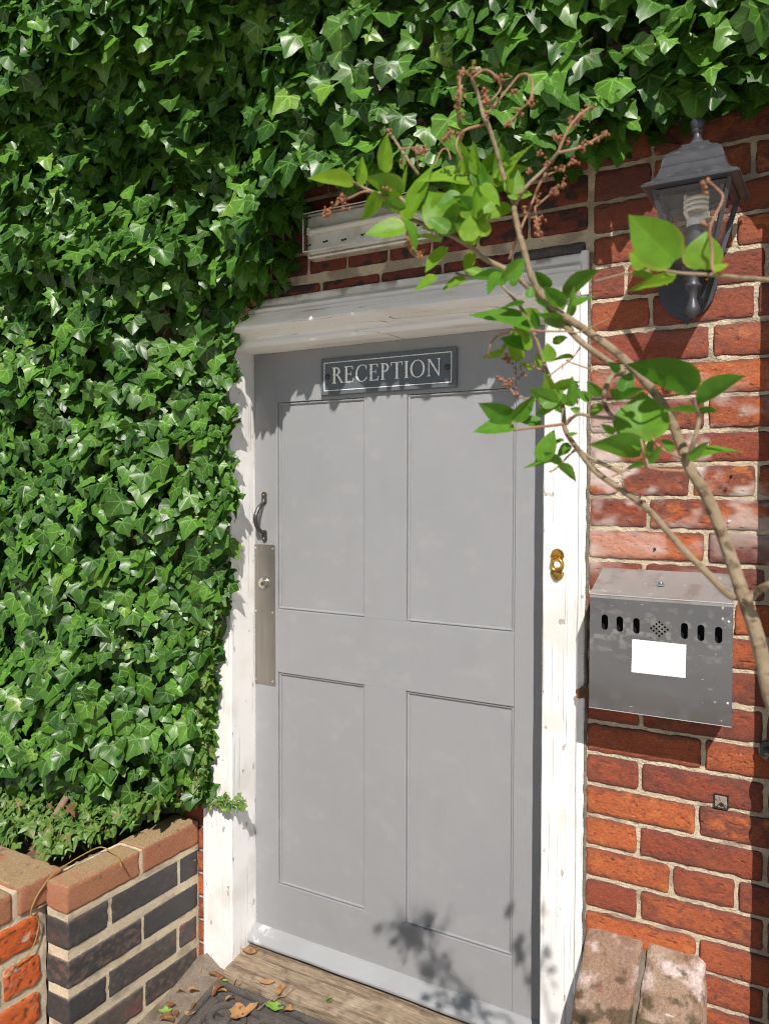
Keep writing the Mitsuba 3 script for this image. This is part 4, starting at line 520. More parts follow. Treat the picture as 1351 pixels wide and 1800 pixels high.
jr = cat([jamb(.9395, 1.000, 0, DY+.06, -.02, 1.853, .0018, 3), jamb(.9995, 1.040, .0035, .05, -.02, 1.861, .003, 8), jamb(1.022, 1.041, -.003, .03, -.02, 1.861, .003, 12), jamb(.9965, 1.0035, -.001, .02, -.02, 1.853, .001, 22)])
add('door_frame__jamb', jr, 'white_paint', 30)
prof = [(.16, 1.829), (.020, 1.829), (.012, 1.831), (.008, 1.836), (.007, 1.842), (.010, 1.848), (.014, 1.851), (.012, 1.856), (.004, 1.862), (-.010, 1.868), (-.020, 1.871), (-.026, 1.873), (-.030, 1.878), (-.031, 1.884), (-.0265, 1.905), (-.0262, 1.912), (-.019, 1.914), (-.021, 1.918), (-.022, 1.925), (-.018, 1.931), (-.011, 1.936), (-.010, 1.940), (-.0095, 1.950), (-.006, 1.9555), (.16, 1.9565)]
add('door_frame__head', sweep_x(prof, -.10, 1.0265, 90, .0016), 'head_paint', 35)
add('door_frame__head_return', jamb(1.0255, 1.0425, -.0125, .03, 1.862, 1.9585, .0012, 31), 'white_paint', 30)
# sill: oak, its top sloping out, split along the grain
sn = 120; sx = np.linspace(-.0005, .9385, sn)
sprof = [(-.036, -.08), (-.038, .012), (-.034, .024), (-.028, .0285), (-.010, .031), (.004, .0325), (.0065, .030), (.009, .0335), (.03, .036), (.06, .041), (.10, .046), (.165, .048), (.165, -.08)]
sv = np.concatenate([np.c_[np.full(len(sprof), x), np.array(sprof)] for x in sx]); n = len(sprof)
nz = meshkit.fbm(np.c_[sv[:, 0]*6, sv[:, 1]*70, sv[:, 2]*10], 3, 4)-.5
sv[:, 2] += np.where(sv[:, 2] > .005, nz*.0055, 0); sv[:, 1] += np.where(sv[:, 1] < -.02, (meshkit.fbm(np.c_[sv[:, 0]*12, sv[:, 1], sv[:, 2]*30], 3, 8)-.5)*.008, 0)
sf = [t for i in range(sn-1) for j in range(n) for t in ([i*n+j, i*n+(j+1) % n, (i+1)*n+(j+1) % n], [i*n+j, (i+1)*n+(j+1) % n, (i+1)*n+j])]
add('door_frame__sill', mesh_of(sv, sf), 'sill_wood', 40)

# ---------------------------------------------------------------- door
thing('door', 'grey painted four panel wooden door with steel lock plate', 'door')
DX0, DX1, DZ0, DZ1 = .0015, .9375, .060, 1.829
P0, P1, P2, P3 = .0872, .3912, .5218, .8304
ZT, ZM1, ZM2, ZB = 1.6816, 1.0696, .8804, .2393
yb = DY+.042
for a, b in ((DX0, P0), (P1, P2), (P3, DX1)):
    if a == P1:
        add('door__stile', bev(a, b, DY, yb, ZM1-.0004, ZT, .001), 'door_paint', 30); add('door__stile', bev(a, b, DY, yb, ZB, ZM2+.0004, .001), 'door_paint', 30)
    else: add('door__stile', bev(a, b, DY, yb, DZ0, DZ1, .0016), 'door_paint', 30)
for a, b in ((ZT, DZ1), (ZM2, ZM1), (DZ0, ZB)):
    add('door__rail', bev(P0+.0003, P3-.0003, DY+.0002, yb, a, b, .0009), 'door_paint_rail', 30)
for x0, x1 in ((P0, P1), (P2, P3)):
    for z0, z1 in ((ZM1, ZT), (ZB, ZM2)):
        add('door__panel', bev(x0-.004, x1+.004, DY+.0095, yb-.005, z0-.004, z1+.004, .001), 'door_paint', 30)
        d = 'door__panel_bead'
        # quirked bead planted round the panel: one half-round bar on each side
        bars = []
        for (ax, az), (bx, bz) in (((x0, z0), (x1, z0)), ((x0, z1), (x1, z1)), ((x0, z0), (x0, z1)), ((x1, z0), (x1, z1))):
            ox, oz = (.0042 if ax == bx and ax == x0 else -.0042 if ax == bx else 0), (.0042 if az == bz and az == z0 else -.0042 if az == bz else 0)
            L = np.linspace(0, 1, 30)[:, None]; p = np.array([ax+ox, DY+.0078, az+oz])*(1-L)+np.array([bx+ox, DY+.0078, bz+oz])*L
            bars.append(tube(p, .0038+.0003*np.sin(np.arange(30)*1.7), 8))
        add(d, cat(bars), 'door_paint', True)
# weatherboard along the foot of the door
kp = [(DY+.002, .0975), (DY-.004, .0972), (.098, .094), (.078, .082), (.067, .073), (.064, .066), (.066, .059), (.074, .056), (DY+.002, .057)]
add('door__weatherboard', sweep_x(kp, .002, .936, 60, .0022), 'kick_paint', 35)
# steel lock plate with rivets, cylinder
add('door__lock_plate', bev(.0016, .0785, DY-.0022, DY+.001, .837, 1.2605, .0008), 'lock_steel', 30)
for zz in (1.249, 1.058, .850):
    for xx in (.0075, .0705):
        add('door__lock_plate__rivet', lathe([(0, .0030), (.0022, .0026), (.0036, .0012), (.0038, 0), (.0038, -.002)], (xx, DY-.0022, zz), 12, 'y'), 'chrome', True)
add('door__lock_cylinder', lathe([(0, .012), (.0125, .012), (.0140, .0112), (.0143, .009), (.0143, .007), (.0165, .0065), (.0172, .004), (.0172, -.002)], (.040, DY-.0022, 1.145), 32, 'y'), 'chrome', 40)
add('door__lock_cylinder__plug', lathe([(0, .0128), (.0062, .0128), (.0066, .0120), (.0066, .011)], (.040, DY-.0022, 1.143), 20, 'y'), 'brass', 40)
add('door__lock_cylinder__keyhole', bev(.0355, .0445, DY-.0158, DY-.0140, 1.1415, 1.1445, .0004), 'keyhole')
# iron pull handle
hx = .0385
hp = smooth_path([(hx, DY-.003, 1.392), (hx-.001, DY-.008, 1.384), (hx-.003, DY-.022, 1.372), (hx-.005, DY-.033, 1.352), (hx-.005, DY-.036, 1.338), (hx-.004, DY-.033, 1.320), (hx-.002, DY-.022, 1.305), (hx, DY-.009, 1.296), (hx+.0005, DY-.003, 1.290)], 4)
add('door__handle', cat([tube(hp, .0046+.0022*np.sin(np.linspace(0, np.pi, len(hp))), 10), prism(LineString([(hx+.001, 1.4095), (hx+.001, 1.388)]).buffer(.0082), DY-.005, DY), prism(LineString([(hx+.0015, 1.296), (hx+.0025, 1.2765)]).buffer(.0080), DY-.005, DY)]), 'black_iron', 35)
for zz in (1.409, 1.393, 1.293, 1.2785):
    add('door__handle__screw', lathe([(0, .0022), (.0020, .0019), (.0031, .0006), (.0032, 0)], (hx+.001, DY-.005, zz), 10, 'y'), 'brass', True)

# ---------------------------------------------------------------- sign on the door
thing('reception_sign', 'dark grey rectangular sign lettered RECEPTION at the top of the door', 'sign')
SX0, SX1, SZ0, SZ1, SY = .249, .672, 1.691, 1.796, DY-.010
add('reception_sign__plate', bev(SX0, SX1, SY, DY-.0004, SZ0, SZ1, .0025), 'sign_plate_mat', 30)
inn = .0125
fr = sbox(SX0+inn, SZ0+inn, SX1-inn, SZ1-inn); add('reception_sign__border', prism(fr.difference(fr.buffer(-.0021, join_style=2)), SY-.0007, SY+.001), 'sign_white')
for xx in (SX0+.0245, SX1-.0245):
    add('reception_sign__screw_cap', lathe([(0, .0065), (.004, .0060), (.0072, .0035), (.0084, 0), (.0084, -.001)], (xx, SY, 1.7435), 20, 'y'), 'black_iron', True)
TK, TN, SF = .155, .066, .085
def R_(x0, y0, x1, y1): return sbox(x0, y0, x1, y1)
def ell(cx, cy, rx, ry): return affinity.scale(Point(cx, cy).buffer(1, 24), rx, ry)
def serif(x, y, w, up):
    h = .05*(1 if up else -1)
    return Polygon([(x-SF, y), (x+w+SF, y), (x+w+SF, y+.3*h), (x+w+.01, y+1.3*h), (x-.01, y+1.3*h), (x-SF, y+.3*h)])
def stem(x, w=TK): return unary_union([R_(x, 0, x+w, 1), serif(x, 0, w, True), serif(x, 1, w, False)])
def bowl(x, cy, rx, ry, t): return ell(x, cy, rx, ry).difference(ell(x-.01, cy, rx-t, ry-TN)).intersection(R_(x-.02, -1, 3, 2))
def glyph(c):
    if c == 'R': return unary_union([stem(.1), bowl(.30, .745, .32, .255, .125), R_(.15, .958, .31, 1), R_(.15, .49, .31, .532), Polygon([(.36, .51), (.49, .51), (.83, .03), (.90, .03), (.90, 0), (.70, 0)])]), .84
    if c == 'P': return unary_union([stem(.1), bowl(.28, .73, .33, .27, .125), R_(.15, .958, .29, 1), R_(.15, .46, .29, .502)]), .66
    if c == 'E': return unary_union([stem(.1), R_(.15, .955, .64, 1), Polygon([(.57, .98), (.66, .98), (.665, .78), (.635, .78)]), R_(.15, .50, .53, .543), Polygon([(.51, .40), (.54, .40), (.54, .65), (.51, .65), (.48, .52)]), R_(.15, 0, .67, .045), Polygon([(.58, .02), (.69, .0), (.73, .26), (.70, .26)])]), .76
    if c == 'C': return unary_union([ell(.50, .5, .47, .52).difference(ell(.535, .5, .37, .475)).difference(R_(.70, .20, 1.2, .80)), Polygon([(.80, .70), (.835, .70), (.835, 1.0), (.805, 1.0), (.77, .90)]), Polygon([(.69, .10), (.74, .06), (.88, .24), (.86, .26)])]), .92
    if c == 'T': return unary_union([R_(.36, 0, .36+TK, 1), serif(.36, 0, TK, True), R_(.02, .955, .83, 1), Polygon([(.02, 1.0), (.09, .97), (.045, .76), (.015, .76)]), Polygon([(.83, 1.0), (.76, .97), (.805, .76), (.835, .76)])]), .85
    if c == 'I': return stem(.1), .33
    if c == 'O': return ell(.53, .5, .49, .52).difference(ell(.53, .5, .365, .478)), 1.06
    if c == 'N': return unary_union([R_(.13, 0, .13+TN, 1), serif(.13, 0, TN, True), R_(.80, 0, .80+TN, 1), serif(.80, 1, TN, False), Polygon([(.05, 1), (.24, 1), (.842, .10), (.842, 0), (.79, 0), (.13, .97), (.05, .97)])]), .95
x = 0; parts = []
for c in 'RECEPTION':
    g, wd = glyph(c); parts.append((g, x)); x += wd+.075
CH = .0450; sc = .343/x
for c, (g, xo) in zip('RECEPTION', parts):
    g2 = affinity.translate(affinity.scale(affinity.translate(g, xo, 0), sc, CH, origin=(0, 0)), .2885, 1.7235)
    add('reception_sign__letter', prism(g2, SY-.0008, SY+.001), 'sign_white')

# ---------------------------------------------------------------- doorbell
thing('doorbell', 'small ornate brass doorbell with white push button on right jamb', 'doorbell')
bx, bz = .9750, 1.2555
def shell(sgn, r0, r1):
    """a fan of flutes above (sgn 1) or below the ring"""
    ms = []
    for a in np.linspace(-62, 62, 9):
        t = math.radians(a); L = r1*(1-.16*abs(a)/62)
        p = [(bx+math.sin(t)*r*.62, -.002-.0035*math.sin(min(1, (r-r0*.5)/(L-r0*.5))*2.4), bz+sgn*(.006+math.cos(t)*r)) for r in np.linspace(r0*.6, L-.006, 7)]
        ms.append(tube(p, np.linspace(.0012, .0027, 7), 8))
    for s in (-1, 1):
        ang = np.linspace(0, 4.5, 14); rr = np.linspace(.0048, .0012, 14)
        ms.append(tube([(bx+s*(.0135-rr_*math.cos(a_)*.8), -.0025, bz+sgn*(.0195+rr_*math.sin(a_))) for a_, rr_ in zip(ang, rr)], .0014, 6))
    return cat(ms)
back = unary_union([ell(bx, bz, .0165, .0175), ell(bx, bz+.024, .0145, .013), ell(bx, bz-.024, .0140, .0125)])
add('doorbell__back_plate', cat([prism(back, -.0025, .0015), shell(1, .018, .036), shell(-1, .018, .035)]), 'brass', 40)
a = np.linspace(0, 2*np.pi, 33)
add('doorbell__ring', cat([tube(np.stack([bx+.0132*np.cos(a), np.full(33, -.005), bz+.0132*np.sin(a)], 1), .0034, 10, False), lathe([(.0135, .004), (.010, .005), (.0088, .0035), (.0088, .001)], (bx, 0, bz), 30, 'y')]), 'brass', 50)
add('doorbell__button', lathe([(0, .0085), (.004, .0080), (.0072, .006), (.0080, .003), (.0080, 0)], (bx, 0, bz), 24, 'y'), 'paper_white', True)

# ---------------------------------------------------------------- fluorescent light above the door
thing('fluorescent_light', 'weathered white fluorescent tube light on the wall above the door', 'light')
fx0, fx1, fz0, fz1 = .302, .672, 2.040, 2.150
add('fluorescent_light__base', bev(fx0-.008, fx1+.01, -.032, .004, fz0-.004, fz1+.004, .006), 'fitting_base', 30)
add('fluorescent_light__tray', bev(fx0+.006, fx1-.004, -.041, -.0325, fz0+.006, fz1-.006, .004), 'plastic_white', 30)
add('fluorescent_light__tube', tube(np.linspace((fx0+.022, -.052, 2.100), (fx1-.03, -.052, 2.100), 8), .0080, 14), 'tube_white', 40)
for xx in (fx0+.018, fx1-.028): add('fluorescent_light__tube_holder', bev(xx-.006, xx+.004, -.061, -.0412, 2.090, 2.110, .002), 'plastic_white', 30)
cov = []
cz = [fz0, fz0+.006, fz1-.006, fz1]; cy = [-.034, -.086]
cv = lambda P: mesh_of(P, [[0, 1, 2], [0, 2, 3]])
y0, y1 = -.0325, -.067; i_ = .006
A = [(fx0, y0, fz0), (fx1, y0, fz0), (fx1, y0, fz1), (fx0, y0, fz1)]; B = [(fx0+i_, y1, fz0+i_), (fx1-i_, y1, fz0+i_), (fx1-i_, y1, fz1-i_), (fx0+i_, y1, fz1-i_)]
cov = [cv(B)]+[cv([A[k], A[(k+1) % 4], B[(k+1) % 4], B[k]]) for k in range(4)]
add('fluorescent_light__cover', cat(cov), 'clear_cover')
add('fluorescent_light__rim', cat([tube([B[k], B[(k+1) % 4]], .0016, 6) for k in range(4)]+[tube([A[k], A[(k+1) % 4]], .0030, 6) for k in range(4)]), 'plastic_white', 40)
for xx, zz in ((.322, 2.130), (.323, 2.060), (.648, 2.060), (.646, 2.126), (.376, 2.062), (.432, 2.058), (.49, 2.062)):
    add('fluorescent_light__clip', cat([prism(ell(xx, zz, .0042, .0026), -.0675-.0018, -.0665), prism(ell(xx+.008, zz+.001, .0030, .0026), -.0675-.0014, -.0665)]), 'black_iron')

# ---------------------------------------------------------------- wall lantern
thing('wall_lantern', 'black coach lantern with clear panes and spiral bulb on brick wall', 'lantern')
lx, ly = 1.2835, -.116
shield = Polygon([(1.2505, 1.774), (1.259, 1.785), (1.284, 1.797), (1.300, 1.818), (1.309, 1.850), (1.308, 1.885), (1.298, 1.918), (1.281, 1.940), (1.2505, 1.952), (1.220, 1.940), (1.203, 1.918), (1.193, 1.885), (1.192, 1.850), (1.201, 1.818), (1.217, 1.797), (1.242, 1.785)])
add('wall_lantern__back_plate', cat([prism(shield, -.012, .002), prism(shield.buffer(-.010), -.017, -.0118), prism(shield.buffer(-.024), -.021, -.0168)]), 'lantern_metal', 30)
for xx in (1.212, 1.290): add('wall_lantern__back_plate__screw', lathe([(0, .0035), (.003, .003), (.0046, 0)], (xx, -.017, 1.862), 10, 'y'), 'brass', True)
add('wall_lantern__arm', cat([tube(smooth_path([(1.2505, -.016, 1.870), (1.256, -.05, 1.858), (1.268, -.090, 1.850), (1.279, ly, 1.858)], 5), .0105, 12), lathe([(0, -.092), (.006, -.091), (.0125, -.082), (.0138, -.074), (.009, -.062), (.007, -.052), (.009, -.040), (.0145, -.034), (.0155, -.030), (.0115, -.022), (.013, -.006), (.020, .002), (.024, .012), (.026, .016)], (lx-.004, ly, 1.857), 24)]), 'lantern_metal', 40)
zb_, zt_, hb, ht = 1.872, 2.006, .0375, .0665
add('wall_lantern__base', square_lathe([(0, -.008), (.026, -.006), (.034, -.002), (.0395, .003), (.0395, .008), (.036, .010), (0, .010)], (lx, ly, zb_)), 'lantern_metal')
add('wall_lantern__roof', square_lathe([(0, -.004), (.080, -.004), (.0865, -.001), (.0865, .003), (.0825, .004), (.0820, .007), (.0725, .012), (.0640, .021), (.0595, .031), (.0580, .038), (.0560, .040), (.0565, .043), (.0545, .054), (.0500, .064), (.0420, .072), (.0335, .077), (.0290, .0785), (.0290, .082), (.0245, .0825), (.0245, .088), (.018, .089), (0, .0895)], (lx, ly, zt_)), 'lantern_metal', 28)
add('wall_lantern__finial', lathe([(.0195, 0), (.0165, .005), (.0115, .010), (.0080, .018), (.0072, .024), (.0095, .027), (.0105, .030), (.0090, .0325), (.0125, .037), (.0145, .043), (.0125, .049), (.007, .053), (0, .0545)], (lx, ly, zt_+.0885), 24), 'lantern_metal', 40)
cor = [(-1, -1), (1, -1), (1, 1), (-1, 1)]
for sx, sy in cor:
    p, q = np.array([lx+sx*hb, ly+sy*hb, zb_+.008]), np.array([lx+sx*ht, ly+sy*ht, zt_-.002])
    add('wall_lantern__corner_bar', tube([p, q], [.0052, .0060], 4), 'lantern_metal')
for k in range(4):
    (ax, ay), (bx_, by_) = cor[k], cor[(k+1) % 4]
    def P_(s, h, ins): 
        z = zb_+.010+(zt_-.004-zb_-.010)*h; hw = (hb+(ht-hb)*h)-.001
        return np.array([lx+(ax+(bx_-ax)*s)*hw, ly+(ay+(by_-ay)*s)*hw, z])
    add('wall_lantern__pane', cv([P_(0, 0, 0), P_(1, 0, 0), P_(1, 1, 0), P_(0, 1, 0)]), 'clear_cover')
    for (s0_, h0_, r0_) in ((.10, .90, .0028), (.02, .97, .0060), (.02, .03, .0045)): add('wall_lantern__pane_bar', tube([P_(s0_, h0_, 0), P_(1-s0_, h0_, 0)], r0_, 4), 'lantern_metal')
t = np.linspace(0, 3.6*2*np.pi, 90)
add('wall_lantern__bulb', cat([tube(np.stack([lx+.0195*np.cos(t), ly+.0195*np.sin(t), 1.966+.034*t/t[-1]], 1), .0044, 8), tube([(lx+.012, ly-.004, 1.955), (lx+.019, ly, 1.966)], .0042, 8), tube([(lx-.012, ly-.004, 1.955), (lx-.0185, ly-.004, 1.970)], .0042, 8)]), 'cfl_white', True)
add('wall_lantern__bulb__ballast', lathe([(0, .017), (.015, .0165), (.0172, .014), (.0172, .001), (.013, 0), (0, 0)], (lx, ly, 1.9405), 24), 'cfl_white', 40)
add('wall_lantern__lamp_holder', lathe([(0, .066), (.0165, .066), (.0175, .062), (.0175, .012), (.012, .002), (0, 0)], (lx, ly, 1.8745), 20), 'lantern_metal', 40)

# ---------------------------------------------------------------- cigarette bin
thing('cigarette_bin', 'square grey steel cigarette bin with blank white label on brick wall', 'cigarette bin')
cx0, cx1, cy0, cz0, cz1 = 1.0805, 1.3600, -.106, .9660, 1.2070
cen = 1.222
holes = [LineString([(xx, zz-.0095), (xx, zz+.0095)]).buffer(.0067, 8) for xx, zz in ((1.1118, 1.1505), (1.1428, 1.1492), (1.1767, 1.1485), (1.2704, 1.1465), (1.3015, 1.1455), (1.3340, 1.1445))]
dots = [Point(cen+(i-j)*.0054, 1.1461+(i+j)*.0047).buffer(.0023, 6) for i in (-1.5, -.5, .5, 1.5) for j in (-1.5, -.5, .5, 1.5)]
front = sbox(cx0, cz0, cx1, cz1).difference(unary_union(holes+dots))
fm = prism(front, cy0, cy0+.0022)
add('cigarette_bin__front_panel', fm, 'bin_steel')
add('cigarette_bin__body', cat([bev(cx0+.0008, cx0+.003, cy0+.0023, .001, cz0, 1.203, .0004), bev(cx1-.0165, cx1-.0143, cy0+.0023, .001, cz0, 1.203, .0004), bev(cx0+.0031, cx1-.0170, cy0+.0023, .001, cz0+.0005, cz0+.003, .0004)]), 'bin_steel')
add('cigarette_bin__lining', bev(cx0+.0035, cx1-.0175, cy0+.02, -.002, cz0+.004, 1.20, .001), 'bin_inside')
lidp = [(cy0-.0005, cz1-.006), (cy0-.0005, cz1+.0012), (-.002, 1.2545), (.001, 1.2545), (.001, 1.251), (cy0+.004, cz1-.002), (cy0+.004, cz1-.006)]
lid = sweep_x(lidp, cx0-.001, cx1+.001, 40, .0006); lv = np.array(lid.vertices); bk = np.clip((lv[:, 1]-cy0)/-cy0, 0, 1); lv[:, 0] -= .013*bk*(lv[:, 0]-cx0)/(cx1-cx0); lid = mesh_of(lv, lid.faces)
add('cigarette_bin__lid', lid, 'bin_lid_steel', 20)
for ye_, ze_, re_ in ((cy0-.0007, cz1+.0012, .0012), (cy0+.0004, cz0+.0003, .0009)): add('cigarette_bin__edge', tube(np.linspace((cx0, ye_, ze_), (cx1, ye_, ze_), 12), re_, 6), 'bin_edge', True)
add('cigarette_bin__lid_screw', cat([lathe([(0, .0065), (.0045, .0062), (.0062, .004), (.0066, 0)], (1.2145, -.0575, 1.2305), 20), lathe([(.0088, 0), (.0088, .0015), (.0, .0015)], (1.2145, -.0575, 1.2295), 20)]), 'chrome', 40)
add('cigarette_bin__label', prism(Polygon([(1.1680, 1.0520), (1.2738, 1.0525), (1.2745, 1.1195), (1.1690, 1.1205)]), cy0-.0007, cy0-.0001), 'paper_white')
for zz in (1.16, 1.0): add('cigarette_bin__rivet', lathe([(0, .002), (.002, .0016), (.003, 0)], (cx1-.008, cy0, zz+.012), 10, 'y'), 'bin_edge', True)

# ---------------------------------------------------------------- downpipe with its fixing lug
thing('downpipe', 'black iron downpipe fixing lug with bolt at the right edge', 'downpipe')
pc = (1.4635, -.062)
add('downpipe__pipe', lathe([(.033, -.17), (.033, .78), (.033, .80), (.0335, 2.2), (.0335, 3.4)], (*pc, 0), 28), 'black_pipe', 40)
add('downpipe__socket', lathe([(.033, 0), (.038, .002), (.040, .008), (.037, .014), (.0365, .085), (.040, .092), (.0405, .100), (.036, .104), (.033, .105)], (*pc, .80), 28), 'black_pipe', 40)
ear = LineString([(1.4195, .905), (1.47, .905)]).buffer(.0185, 12)
add('downpipe__lug', prism(ear, -.022, -.001), 'black_pipe', 30)
add('downpipe__lug__bolt', lathe([(0, .009), (.005, .0085), (.0085, .006), (.0095, 0), (.0135, -.0005), (.0135, -.003)], (1.4185, -.022, .9045), 16, 'y'), 'black_pipe', 40)

# ---------------------------------------------------------------- sloping stone at the foot of the wall
thing('sloping_stone_plinth', 'mossy sloping stone slabs at wall foot right of the door', 'plinth')
def slab(x0, x1, sd, ex=0):
    ns, nt = 46, max(6, int((x1-x0)/.006)); prof = [(0.004, .437), (-.006, .431), (-.205, .222), (-.215, .208), (-.217, -.20)]
    pr = np.array(prof); seg = np.r_[0, np.cumsum(np.linalg.norm(np.diff(pr, axis=0), axis=1))]
    s = np.concatenate([np.linspace(0, seg[2], ns), np.linspace(seg[2], seg[-1], 18)[1:]])
    yy, zz = np.interp(s, seg, pr[:, 0]), np.interp(s, seg, pr[:, 1])
    t = np.linspace(0, 1, nt+1); S, Tt = np.meshgrid(s, t, indexing='ij')
    Yv, Zv = np.repeat(yy[:, None], nt+1, 1), np.repeat(zz[:, None], nt+1, 1)
    Xv = x0+Tt*(x1-x0)+ex*S*Tt
    P = np.stack([Xv, Yv, Zv], -1)
    e = np.minimum(Tt, 1-Tt)*(x1-x0)
    nrm = .011*(meshkit.fbm(P*22+sd*7, 4, sd)-.5)-.006*np.exp(-e/.0022)
    Yv = Yv-.7*nrm; Zv = Zv+.7*nrm
    Xv = Xv+(meshkit.fbm(P*30+sd, 3, sd+2)-.5)*.009*np.exp(-e/.01)
    V = np.stack([Xv, Yv, Zv], -1).reshape(-1, 3); k = nt+1; m_ = len(s)
    q = (np.arange(m_-1)[:, None]*k+np.arange(nt)).ravel()
    F = [np.stack([q, q+k, q+k+1], 1), np.stack([q, q+k+1, q+1], 1)]
    # sides back to the wall
    for col in (0, nt):
        idx = np.arange(m_)*k+col; o = len(V); B = V[idx].copy(); B[:, 1] = .01
        V = np.vstack([V, B]); a_, b_ = idx[:-1], idx[1:]; c_ = o+np.arange(m_-1)
        F += [np.stack([a_, b_, c_], 1), np.stack([b_, c_+1, c_], 1)]
    return mesh_of(V, np.concatenate(F))
add('sloping_stone_plinth__slab', slab(1.053, 1.174, 3), 'stone_mat', 40)
add('sloping_stone_plinth__slab', slab(1.186, 1.304, 8, .03), 'stone_mat', 40)
add('sloping_stone_plinth__joint', cat([slab(1.166, 1.193, 5)]).apply_translation((0, .012, -.010)), 'dirty_joint', 40)

# ---------------------------------------------------------------- low walls of the planter
thing('dark_brick_wall', 'low wall of dark engineering bricks with reddish coping left of the door', 'wall')
WX = -.13
add('dark_brick_wall__mortar', lump(WX-.080, WX-.0025, -.4690, .0, -.25, .3555, r=.002, res=.012, amp=.002, seed=2), 'mortar_mat', 40)
def dk(s0, s1, z0, z1, sd, material='dark_brick_mat'):
    m, uv = brick_face((WX, rs.uniform(-.0005, .0005), 0), (0, -1., 0), X, s0, s1, z0, z1, sd, rag=.0022, lumpy=.0012, depth=.02, res=.008)
    add('dark_brick_wall__brick', m, material, True, uv)
def dkc(s0, s1, z0, z1, sd):
    m = lump(WX-.0835, WX+.0012, -s1, -s0, z0, z1, r=.0045, res=.007, amp=.0015, seed=sd, chip=.01)
    add('dark_brick_wall__brick', m, 'dark_brick_mat', True, uvbox(m, sd))
dkc(.343, .4720, .262, .336, 41); dk(.088, .331, .262, .338, 42); dk(.004, .079, .262, .340, 43)
dkc(.2285, .4725, .162, .2345, 44); dk(.006, .2195, .163, .238, 45)
dkc(.3515, .4720, .066, .137, 46); dk(.0925, .342, .066, .140, 47); dk(.012, .083, .068, .139, 48)
dkc(.2255, .4720, -.032, .040, 49); dk(.010, .215, -.030, .043, 50)
dkc(.350, .4720, -.130, -.058, 51); dk(.09, .340, -.130, -.056, 52); dk(.010, .08, -.130, -.056, 53)
def cop(key, x0, x1, y0, y1, z0, z1, sd, r=.005):
    m = lump(x0, x1, y0, y1, z0, z1, r=r, res=.008, amp=.0016, seed=sd, chip=.012)
    add(key, m, 'coping_mat', True, uvbox(m, sd))
cop('dark_brick_wall__coping_brick', WX-.078, WX+.0035, -.4755, -.2345, .3565, .4270, 61)
cop('dark_brick_wall__coping_brick', WX-.094, WX+.0035, -.2245, -.004, .3565, .4280, 65)
add('dark_brick_wall__coping_joint', lump(WX-.084, WX+.001, -.236, -.222, .354, .4245, r=.002, res=.006, amp=.002, seed=8), 'mortar_mat', 40)
add('dark_brick_wall__mortar_fillet', cat([lump(WX-.098, WX-.076, -.470, -.18, .395, .4225, r=.006, res=.008, amp=.004, seed=6), lump(WX-.081, WX+.0006, -.4705, -.004, .337, .3570, r=.002, res=.008, amp=.0018, seed=3)]), 'mortar_mat', 40)

thing('orange_brick_wall', 'low wall of rough orange bricks under worn coping at lower left', 'wall')
OX = -.2135
add('orange_brick_wall__mortar', lump(OX-.32, OX-.006, -1.6, -.465, -.30, .368, r=.004, res=.02, amp=.004, seed=12), 'mortar_mat', 40)
for r_, (z0, z1) in enumerate(((.270, .346), (.168, .244), (.068, .145), (-.034, .042), (-.13, -.06))):
    ys = [[.490, .655, .90, 1.15], [.487, .60, .845, 1.09], [.490, .66, .905, 1.15], [.488, .60, .845, 1.09], [.49, .66, .90, 1.1]][r_]
    for a_, b_ in zip(ys[:-1], ys[1:]):
        seed += 1
        m, uv = brick_face((OX, 0, 0), (0, -1., 0), X, a_, b_-.012, z0, z1, seed, rag=.006, lumpy=.0035, depth=.03, res=.008)
        add('orange_brick_wall__brick', m, 'orange_brick_mat', True, uv)
cop('orange_brick_wall__coping_brick', OX-.285, OX+.003, -.5480, -.4180, .364, .4360, 71, .006)
cop('orange_brick_wall__coping_brick', OX-.285, OX+.000, -.6900, -.5640, .360, .4320, 74, .006)
cop('orange_brick_wall__coping_brick', OX-.285, OX+.002, -.8300, -.7040, .362, .4340, 77, .006)
cop('orange_brick_wall__coping_brick', OX-.285, OX+.002, -.9700, -.8440, .362, .4340, 79, .006)
for yj in (-.556, -.697, -.837): add('orange_brick_wall__coping_joint', lump(OX-.28, OX-.003, yj-.010, yj+.010, .36, .428, r=.004, res=.008, amp=.003, seed=int(-yj*100)), 'mortar_mat', 40)

# soil in the planter behind the low walls
sxs, sys_ = np.linspace(-1.6, -.205, 80), np.linspace(-.50, .02, 40)
A, B = np.meshgrid(sxs, sys_, indexing='ij'); C = .365+.035*(meshkit.fbm(np.stack([A*25, B*25, A*0], -1), 4, 5)-.5)+.05*np.clip((B+.2)/.2, 0, 1)
q = (np.arange(79)[:, None]*40+np.arange(39)).ravel()
add('soil', mesh_of(np.stack([A, B, C], -1).reshape(-1, 3), np.concatenate([np.stack([q, q+40, q+41], 1), np.stack([q, q+41, q+1], 1)])), 'soil_mat', True)
labels['soil'] = {'kind': 'structure'}
